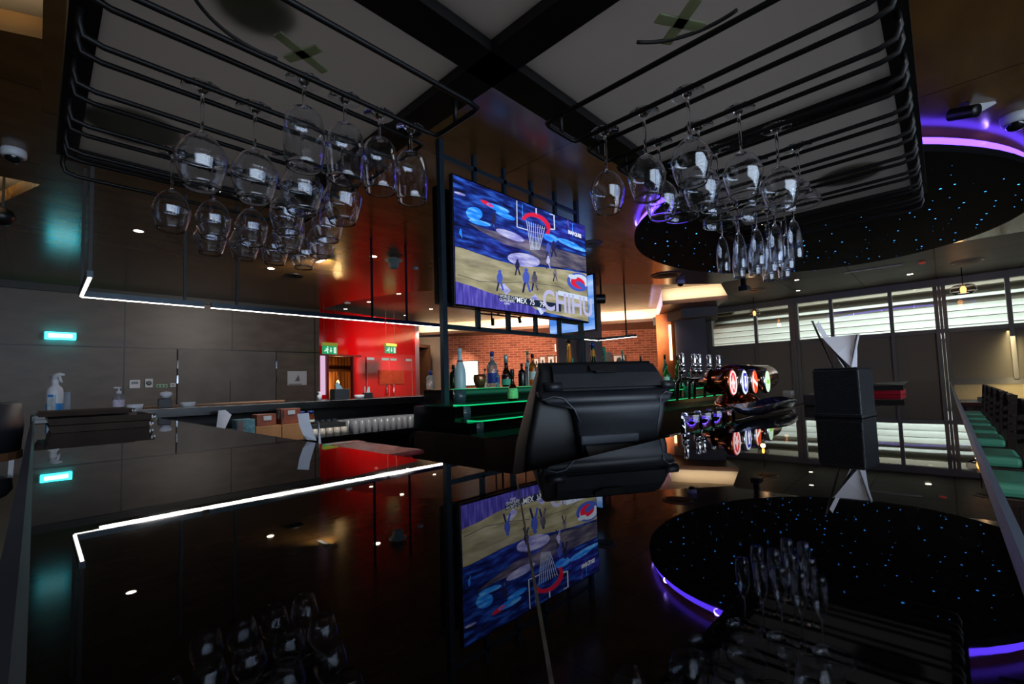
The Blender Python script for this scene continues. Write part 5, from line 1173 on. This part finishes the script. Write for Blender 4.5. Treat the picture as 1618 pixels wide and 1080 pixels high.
p = aty(188, 611, 4.45); hs = p.z-1.13; k_ = hs/.19
t = thing('pump_bottle', 'clear hand sanitiser pump bottle with white pump on the far left counter', 'pump bottle', (p.x, 4.45, 1.131), .4)
MB().lathe([(0, 0), (.036*k_, 0), (.038*k_, .005), (.038*k_, .10*k_), (.03*k_, .125*k_), (.014*k_, .135*k_), (.014*k_, .14*k_), (0, .14*k_)], 28).build('bottle_body', colglass('sanitiser_clear', (215, 215, 225)), t)
MB().lathe([(0, .135*k_), (.016*k_, .135*k_), (.016*k_, .155*k_), (.006*k_, .157*k_), (.006*k_, .18*k_), (0, .18*k_)], 18).box(-.035*k_, .012*k_, -.008, .008, .178*k_, .19*k_, .003).build('pump', WHITEP, t)
MB().tube([(0, 0, .02), (0, 0, .135*k_)], .003).build('dip_tube', WHITEP, t)
b = MB(); b.lathe([(.0385*k_, .03*k_), (.0385*k_, .085*k_)], 28).build('label', mat('pink_grey_label', (190, 180, 200), .5, var=.3, scale=50), t)
bo = None
for k, (px, Y_, lab) in enumerate(((213, 4.5, 'small white ashtray bowl beside the pump bottle'), (297, 4.5, 'small white bowl right of the black napkin box on the far counter'), (568, 4.5, 'small white bowl in front of the red glass doors'))):
    p = aty(px, 640, Y_); pos = (p.x, Y_, 1.131)
    if bo is None: bo = MB().lathe([(0, 0), (.045, 0), (.052, .04), (.047, .04), (.041, .006), (0, .006)], 28).build('bowl', WHITEP); o = bo
    else: o = bo.copy(); COL.objects.link(o)
    o.location = pos; tag(o, lab, 'bowl', 'small white bowls on the far counter')
for k, (px, ptop, s_, lab, tis) in enumerate(((259, 629, .085, 'black cube napkin box under the switch plate on the far counter', 1), (535, 614, .15, 'large black cube napkin box in front of the timber doorway', 1), (580, 620, .085, 'small black cube napkin box in front of the red wall', 2))):
    Y_ = 4.62; p = aty(px, ptop, Y_); h_ = p.z-1.131
    t = napkin_box((p.x-s_/2, Y_-s_/2, 1.131), -.1, s_, h_, lab, group='black napkin boxes on the far counter')
    if tis == 1 and k == 0: MB().lathe([(0, h_), (.02, h_), (.045, h_+.03), (.035, h_+.05), (0, h_+.055)], 14, (s_*.6, s_/2, 0)).build('napkin', PAPER, t)
    elif tis == 1: MB().slab([(.04, s_/2, h_), (.11, s_/2, h_), (.06, s_/2+.01, h_+.08), (.03, s_/2, h_+.05)], (0, .004, 0)).build('napkin', mat('blue_grey_tissue', (120, 150, 165), .7, var=.1), t)
    else: MB().slab([(.03, s_/2, h_), (.07, s_/2, h_), (.065, s_/2, h_+.07), (.045, s_/2, h_+.05)], (0, .004, 0)).box(.005, .011, .03, .036, h_, h_+.07).build('napkin', mat('pale_tissue', (170, 200, 205), .7, var=.1), t)
p = aty(505, 621, 4.6); t = thing('pump_bottle', 'small white pump bottle at the left edge of the red wall', 'pump bottle', (p.x, 4.6, 1.131)); MB().lathe([(0, 0), (.022, 0), (.022, .05), (.008, .06), (.008, .08), (0, .08)], 16).build('bottle_body', WHITEP, t); MB().box(-.018, .006, -.005, .005, .078, .088).build('pump', WHITEP, t)
# brown edging strip seen on far counter
o = MB((1.2, 4.9, 1.131)).box(.62, 1.75, 4.86, 4.92, 1.131, 1.145, .003).build('wooden_batten', mat('light_wood_batten', (150, 104, 70), .4, var=.2, scale=8)); tag(o, 'thin light wooden batten lying along the back of the far counter', 'batten')
# receipt and paper at the inner edge
t = thing('paper_strip', 'curled white paper strip standing up at the inner edge of the left counter', 'paper', (.49, 1.25, CT))
W_ = Vector((.7, -.72, 0)); rs_ = []
a = atz(478, 697, CT+.001); 
def onp(px, py, D=None): return on(px, py, (a.x, a.y), (a.x+.69, a.y-.724))
L_ = [onp(x, y) for x, y in ((467, 657), (473, 675), (476, 690), (480, 699))]; R_ = [onp(x, y) for x, y in ((485, 655), (490, 670), (492, 684), (495, 700))]
b = MB(t.location); nrm = Vector((.72, .69, 0))
for i in range(3): b.slab([L_[i]+nrm*.01*abs(i-1), R_[i]+nrm*.01*abs(i-1), R_[i+1]+nrm*.01*abs(i), L_[i+1]+nrm*.01*abs(i)], nrm*.0008)
zmin = min(v.z for v in b.v); b.v = [v-Vector((0, 0, zmin)) for v in b.v]
b.build('paper', PAPER, t)
zf = .86
p = aty(508, 700, 1.42); o = MB((p.x, 1.42, 1.0)).slab([(p.x-.012, 1.42, .86), (p.x+.02, 1.42, .86), (p.x-.008, 1.42, p.z+.07)], (0, .002, 0)).build('paper_corner', PAPER); tag(o, 'small white paper corner poking up right of the curled paper strip', 'paper')
o = MB((.62, 1.3, .5)).box(.54, .98, .95, 3.9, .0, .86, .008).build('under_counter_cabinet', MATS['dark_walnut_cabinet']); tag(o, 'dark walnut low cabinet behind the left counter', 'cabinet')
t = thing('red_tray', 'red tray under crinkled clear plastic at the inner counter corner', 'tray', (.77, 1.45, .861))
MB(t.location).box(.66, .86, 1.26, 1.66, .861, 1.02, .02).build('tray_body', mat('red_plastic_tray', (150, 18, 24), .3, var=.1), t)
MB(t.location).box(.64, .88, 1.24, 1.68, 1.02, 1.035, .007).build('clear_lid', mat('crinkled_clear_plastic', (130, 50, 54), .12, var=.5, scale=30, bump=1.0, bscale=40, trans=.4), t)
p = aty(551, 700, 1.9); o = MB((p.x, 1.9, .87)).box(p.x-.1, p.x+.06, 1.85, 1.95, .86, p.z+.005, .004).build('wire_basket', mat('dull_chrome', (110, 112, 116), .3, .8, var=.5, scale=60)); tag(o, 'small chrome rack behind the red tray', 'basket')

# ------------------------------------------------------------------ shelf below the far counter
SZ = .8155
def shelfbox(name, label, cat, x0, x1, y, d, z1, m_, z0=SZ, bev=.003, group=None):
    o = MB(((x0+x1)/2, y, z0)).box(x0, x1, y, y+d, z0, z1, bev).build(name, m_); return tag(o, label, cat, group)
shelfbox('black_box', 'low black box under the far counter at left', 'box', .72, 1.0, 4.1, .3, .95, BLACKP)
t = MB((1.0, 4.15, .95)).slab([(.975, 4.12, .955), (1.035, 4.12, .955), (1.09, 4.16, 1.06), (1.05, 4.17, 1.10), (1.0, 4.16, 1.10)], (0, .006, 0)).build('crumpled_napkin', PAPER); tag(t, 'white crumpled napkin under the far counter left of the printed carton', 'napkin')
shelfbox('plinth', 'black storage box beneath the white crumpled napkin', 'box', 1.005, 1.09, 4.05, .3, .954, BLACKP)
t = thing('printed_carton', 'blue and white printed carton under the far counter', 'carton', (1.18, 4.1, SZ)); MB(t.location).box(1.10, 1.23, 4.05, 4.2, SZ, 1.02, .003).build('box', mat('teal_print_card', (70, 110, 122), .6, var=.5, scale=22), t)
MB(t.location).box(1.105, 1.14, 4.046, 4.05, .90, 1.01).build('end_panel', mat('brown_grey_card', (100, 80, 78), .6, var=.2), t)
for k, (x0_, x1_, lab) in enumerate(((1.235, 1.43, 'left cardboard box under the far counter below the brown holders'), (1.435, 1.62, 'right cardboard box under the far counter below the brown holders'))):
    o = shelfbox('cardboard_box', lab, 'box', x0_, x1_, 4.05, .2, .955, mat('tan_cardboard', (142, 100, 62), .8, var=.15, scale=10), group='cardboard boxes under the far counter')
for k, (x0_, x1_, z1_, lab) in enumerate(((1.25, 1.40, 1.05, 'low brown wooden menu holder with a white card on the cardboard boxes'), (1.44, 1.60, 1.085, 'tall brown wooden menu holder on the cardboard boxes'))):
    t = thing('menu_holder', lab, 'holder', ((x0_+x1_)/2, 4.12, .956)); MB(t.location).box(x0_, x1_, 4.08, 4.2, .956, z1_-.0, .004).build('holder_body', mat('chestnut_wood', (112, 52, 30), .5, var=.3, scale=14), t)
    MB(t.location).box(x0_+.05, x0_+.11, 4.074, 4.08, z1_-.05, z1_-.015).build('card', mat('card_white', (160, 165, 170), .6, var=.1), t)
    if k: MB(t.location).box(x0_-.02, x0_-.005, 4.1, 4.11, z1_-.08, z1_-.01).box(x0_+.01, x0_+.018, 4.07, 4.08, z1_-.08, z1_-.01).build('metal_clip', CHROME, t)
sb = None
for k, (x, lab) in enumerate(((1.655, 'left brown sauce bottle with blue cap under the far counter'), (1.735, 'right brown sauce bottle with blue cap under the far counter'))):
    t = thing('sauce_bottle', lab, 'bottle', (x, 4.2, .93), group='brown sauce bottles')
    MB().lathe([(0, 0), (.03, 0), (.032, .01), (.032, .075), (.02, .09), (.02, .1), (0, .1)], 20).build('bottle_body', colglass('sauce_brown', (150, 70, 30)), t); MB().lathe([(0, .098), (.024, .098), (.024, .12), (0, .12)], 18).build('cap', cb, t); MB().lathe([(.0325, .02), (.0325, .04)], 20).build('label', lw, t)
shelfbox('white_crate', 'low pale rack holding the sauce bottles and white cups', 'rack', 1.62, 2.02, 4.1, .25, .929, mat('dark_bottle_rack', (30, 32, 32), .5), z0=SZ)
cup = None
for k in range(6):
    x = 1.50+.0+k*.068; 
    if cup is None: cup = MB().lathe([(0, .075), (.028, .075), (.034, 0), (.031, 0), (.026, .07), (0, .07)], 20).build('white_cup', mat('white_porcelain', (176, 168, 156), .3, var=.04)); o = cup
    else: o = cup.copy(); COL.objects.link(o)
    o.location = (x+.14, 4.06, SZ+.0005); tag(o, 'upturned white cup under the far counter, %s from the left' % ORD[k], 'cup', 'upturned white cups')
tm_ = None; n_ = 0
for r_ in range(6):
    for k in range(14):
        x = 2.10+k*.068+(r_ % 2)*.02; y = 4.07+r_*.075
        if x > 2.88: continue
        if tm_ is None: tm_ = MB().lathe([(0, 0), (.027, 0), (.028, .004), (.033, .118), (.0315, .118), (.026, .008), (0, .008)], 16).build('highball_glass', mat('cloudy_glass', (205, 208, 214), .22, trans=.72, ior=1.4, var=.05)); o = tm_
        else: o = tm_.copy(); COL.objects.link(o)
        o.location = (x, y, SZ+.0005); n_ += 1
        tag(o, 'clear highball glass under the far counter, %s row, %s from the left' % (ORD[r_], ORD[k] if k < 12 else ('thirteenth', 'fourteenth')[k-12]), 'glass', 'highball glasses under the far counter')
# stemmed row behind sauce bottles
sg = None
for k in range(6):
    x = 1.76+k*.06
    if sg is None: sg = MB().lathe([(0, 0), (.026, 0), (.026, .003), (.004, .006), (.004, .05), (.02, .06), (.026, .09), (.022, .13), (.0205, .13), (.0245, .09), (.018, .062), (0, .056)], 16).build('stemmed_glass', mat('cloudy_glass', (205, 208, 214), .22, trans=.72, ior=1.4, var=.05)); o = sg
    else: o = sg.copy(); COL.objects.link(o)
    o.location = (x, 4.42, SZ+.0005); tag(o, 'stemmed glass left of the highball glasses, %s from the left' % ORD[k], 'glass', 'stemmed glasses under the far counter')
shelfbox('steel_box', 'dull steel box right of the highball glasses', 'box', 2.915, 2.995, 4.0, .3, .97, mat('dull_steel', (110, 106, 100), .4, .6, var=.3, scale=10), z0=SZ)

# ------------------------------------------------------------------ stools, table, chairs
m_wd = mat('dark_stool_wood', (40, 24, 18), .4, var=.25, scale=14); m_mint = mat('mint_upholstery', (80, 160, 128), .6, var=.08, scale=10)
def stool(x, label):
    t = thing('bar_stool', label, 'bar stool', (x, -.095, 0), group='bar stools along the right counter')
    MB().box(-.185, .185, -.17, .25, .70, .735, .005).build('seat_frame', m_wd, t)
    MB().box(-.18, .18, -.16, .25, .735, .79, .02).build('seat', m_mint, t)
    for sx in (-1, 1):
        for sy, yy in ((-1, -.17), (1, .22)):
            MB().bar((sx*.165, yy, .0), (sx*.165, yy, .70), .035).build('leg', m_wd, t)
        MB().bar((sx*.165, -.175, .70), (sx*.165, -.205, 1.07), .032, .04).build('back_post', m_wd, t)
    b = MB(); 
    for z in (.25,): b.bar((-.165, .22, z), (.165, .22, z), .025).bar((-.165, -.17, z), (.165, -.17, z), .025).bar((-.165, -.17, z), (-.165, .22, z), .025).bar((.165, -.17, z), (.165, .22, z), .025)
    b.build('footrest', m_wd, t)
    MB().box(-.16, .16, -.222, -.195, .985, 1.07, .006).build('top_rail', m_wd, t)
    for z in (.83, .88, .93): MB().box(-.16, .16, -.212, -.19, z, z+.022, .003).build('back_slat', m_wd, t)
    for z in (.841, .891, .941, 1.02): MB().bar((-.19, -.205, z), (-.18, -.205, z), .03, .009).build('metal_stud', CHROME, t)
    return t
s0 = None
for x, lab in ((2.80, 'mint seated bar stool nearest the camera at the right counter'), (3.58, 'second mint seated bar stool from the camera at the right counter'), (4.42, 'third bar stool from the camera, the nearest with its back in view'), (5.02, 'fourth dark wooden bar stool from the camera at the right counter'), (5.62, 'fifth dark wooden bar stool from the camera at the right counter'), (6.22, 'sixth dark wooden bar stool from the camera at the right counter'), (6.82, 'bar stool farthest from the camera at the right counter')):
    if s0 is None: s0 = stool(x, lab)
    else: dup(s0, (x, -.095, 0), 0, lab, 'bar stools along the right counter')
t = thing('dining_table', 'dark red topped table beyond the bar stools by the lit low wall', 'table', (9.2, -.55, 0))
MB().box(-.5, .4, -.6, .42, .74, .79, .005).build('tabletop', mat('dark_red_wood', (70, 22, 20), .3, var=.2, scale=6), t)
for sx in (-.42, .32):
    for sy in (-.52, .34): MB().box(sx-.03, sx+.03, sy-.03, sy+.03, 0, .74).build('leg', m_wd, t)
o = MB((9.0, -.35, .79)).box(8.95, 9.02, -.45, -.30, .791, .85, .003).build('menu_card', mat('grey_menu_card', (90, 84, 78), .5, var=.2)); tag(o, 'small grey card holder on the dark red table', 'card holder')
o = MB((10.5, -.6, 0)).box(10.2, 10.8, -3, -.05, 0, .72, .03).build('banquette', mat('brown_banquette', (70, 52, 46), .6, var=.15)); tag(o, 'low brown banquette behind the dark red table', 'bench')
# small backed chair at far right
ch = thing('dining_chair', 'dark wooden chair back at the right picture edge beside the stools', 'chair', (4.3, -1.05, 0), .2)
for sx in (-1, 1):
    MB().bar((sx*.19, -.18, 0), (sx*.19, -.21, 1.08), .035).build('leg', m_wd, ch); MB().bar((sx*.19, .18, 0), (sx*.19, .18, .45), .035).build('leg', m_wd, ch)
MB().box(-.2, .2, -.18, .2, .43, .49, .02).build('seat', m_mint, ch); MB().box(-.19, .19, -.22, -.2, .90, 1.06, .005).build('top_rail', m_wd, ch); MB().box(-.19, .19, -.21, -.19, .70, .78, .005).build('back_slat', m_wd, ch)
# round backed stool at the left edge
t = thing('bar_stool', 'dark round backed stool with tan rim at the left picture edge', 'bar stool', (-.31, 3.6, 0))
MB().lathe([(0, .74), (.22, .74), (.24, .77), (.235, .82), (.2, .84), (0, .84)], 32).build('seat', mat('dark_grey_leather', (40, 42, 50), .45, var=.15), t)
b = MB(); pts = [(.235*math.cos(a), .235*math.sin(a)) for a in [PI*1.15+PI*1.05*k/16 for k in range(17)]]
b.loft([[(x*1.0, y*1.0, .97), (x*1.12, y*1.12, .97), (x*1.16, y*1.16, 1.10), (x*1.12, y*1.12, 1.215), (x*1.02, y*1.02, 1.225), (x*.96, y*.96, 1.10)] for x, y in pts]).build('backrest', MATS['dark_grey_leather'], t)
b = MB(); b.loft([[(x*1.0, y*1.0, .93), (x*1.15, y*1.15, .93), (x*1.15, y*1.15, .97), (x*1.0, y*1.0, .97)] for x, y in pts], smooth=False).build('wooden_rim', mat('tan_wood_rim', (120, 84, 58), .5, var=.2, scale=12), t)
b = MB(); [b.bar((pts[i][0]*1.05, pts[i][1]*1.05, .80), (pts[i][0]*1.07, pts[i][1]*1.07, .95), .02) for i in (1, 8, 15)]; b.build('back_support', CHROME, t)
MB().cyl((0, 0, .03), .03, .71, 16).build('pole', CHROME, t); MB().lathe([(0, 0), (.22, 0), (.2, .02), (.04, .035), (0, .035)], 28).build('base', CHROME, t)
# red tub chairs beyond the far counter
for k, (px, r_, lab) in enumerate(((441, .33, 'wide red tub chair back beyond the far counter before the dark wall'), (563, .28, 'red tub chair back beyond the far counter before the red wall'))):
    Y_ = 6.2; p = aty(px, 633 if k == 0 else 629, Y_); zt = p.z
    t = thing('tub_chair', lab, 'chair', (p.x, Y_, 0), group='red tub chairs')
    pts = [(r_*math.cos(a), -r_*math.sin(a)) for a in [-.3+(PI+.6)*k_/20 for k_ in range(21)]]
    b = MB(); b.loft([[(x, y, zt-.45), (x*1.13, y*1.13, zt-.45), (x*1.16, y*1.16, zt-.05-.12*abs(x)/r_), (x*1.1, y*1.1, zt-.12*abs(x)/r_), (x*1.0, y*1.0, zt-.03-.12*abs(x)/r_)] for x, y in pts]).build('backrest', mat('red_upholstery', (160, 34, 30), .55, var=.1), t)
    MB().lathe([(0, zt-.45), (r_*1.05, zt-.45), (r_*1.05, zt-.36), (0, zt-.33)], 28).build('seat', MATS['red_upholstery'], t)
    for a in (.6, 2.5, 3.8, 5.6): MB().bar((r_*.8*math.cos(a), r_*.8*math.sin(a), 0), (r_*.7*math.cos(a), r_*.7*math.sin(a), zt-.45), .03).build('leg', BLACKM, t)
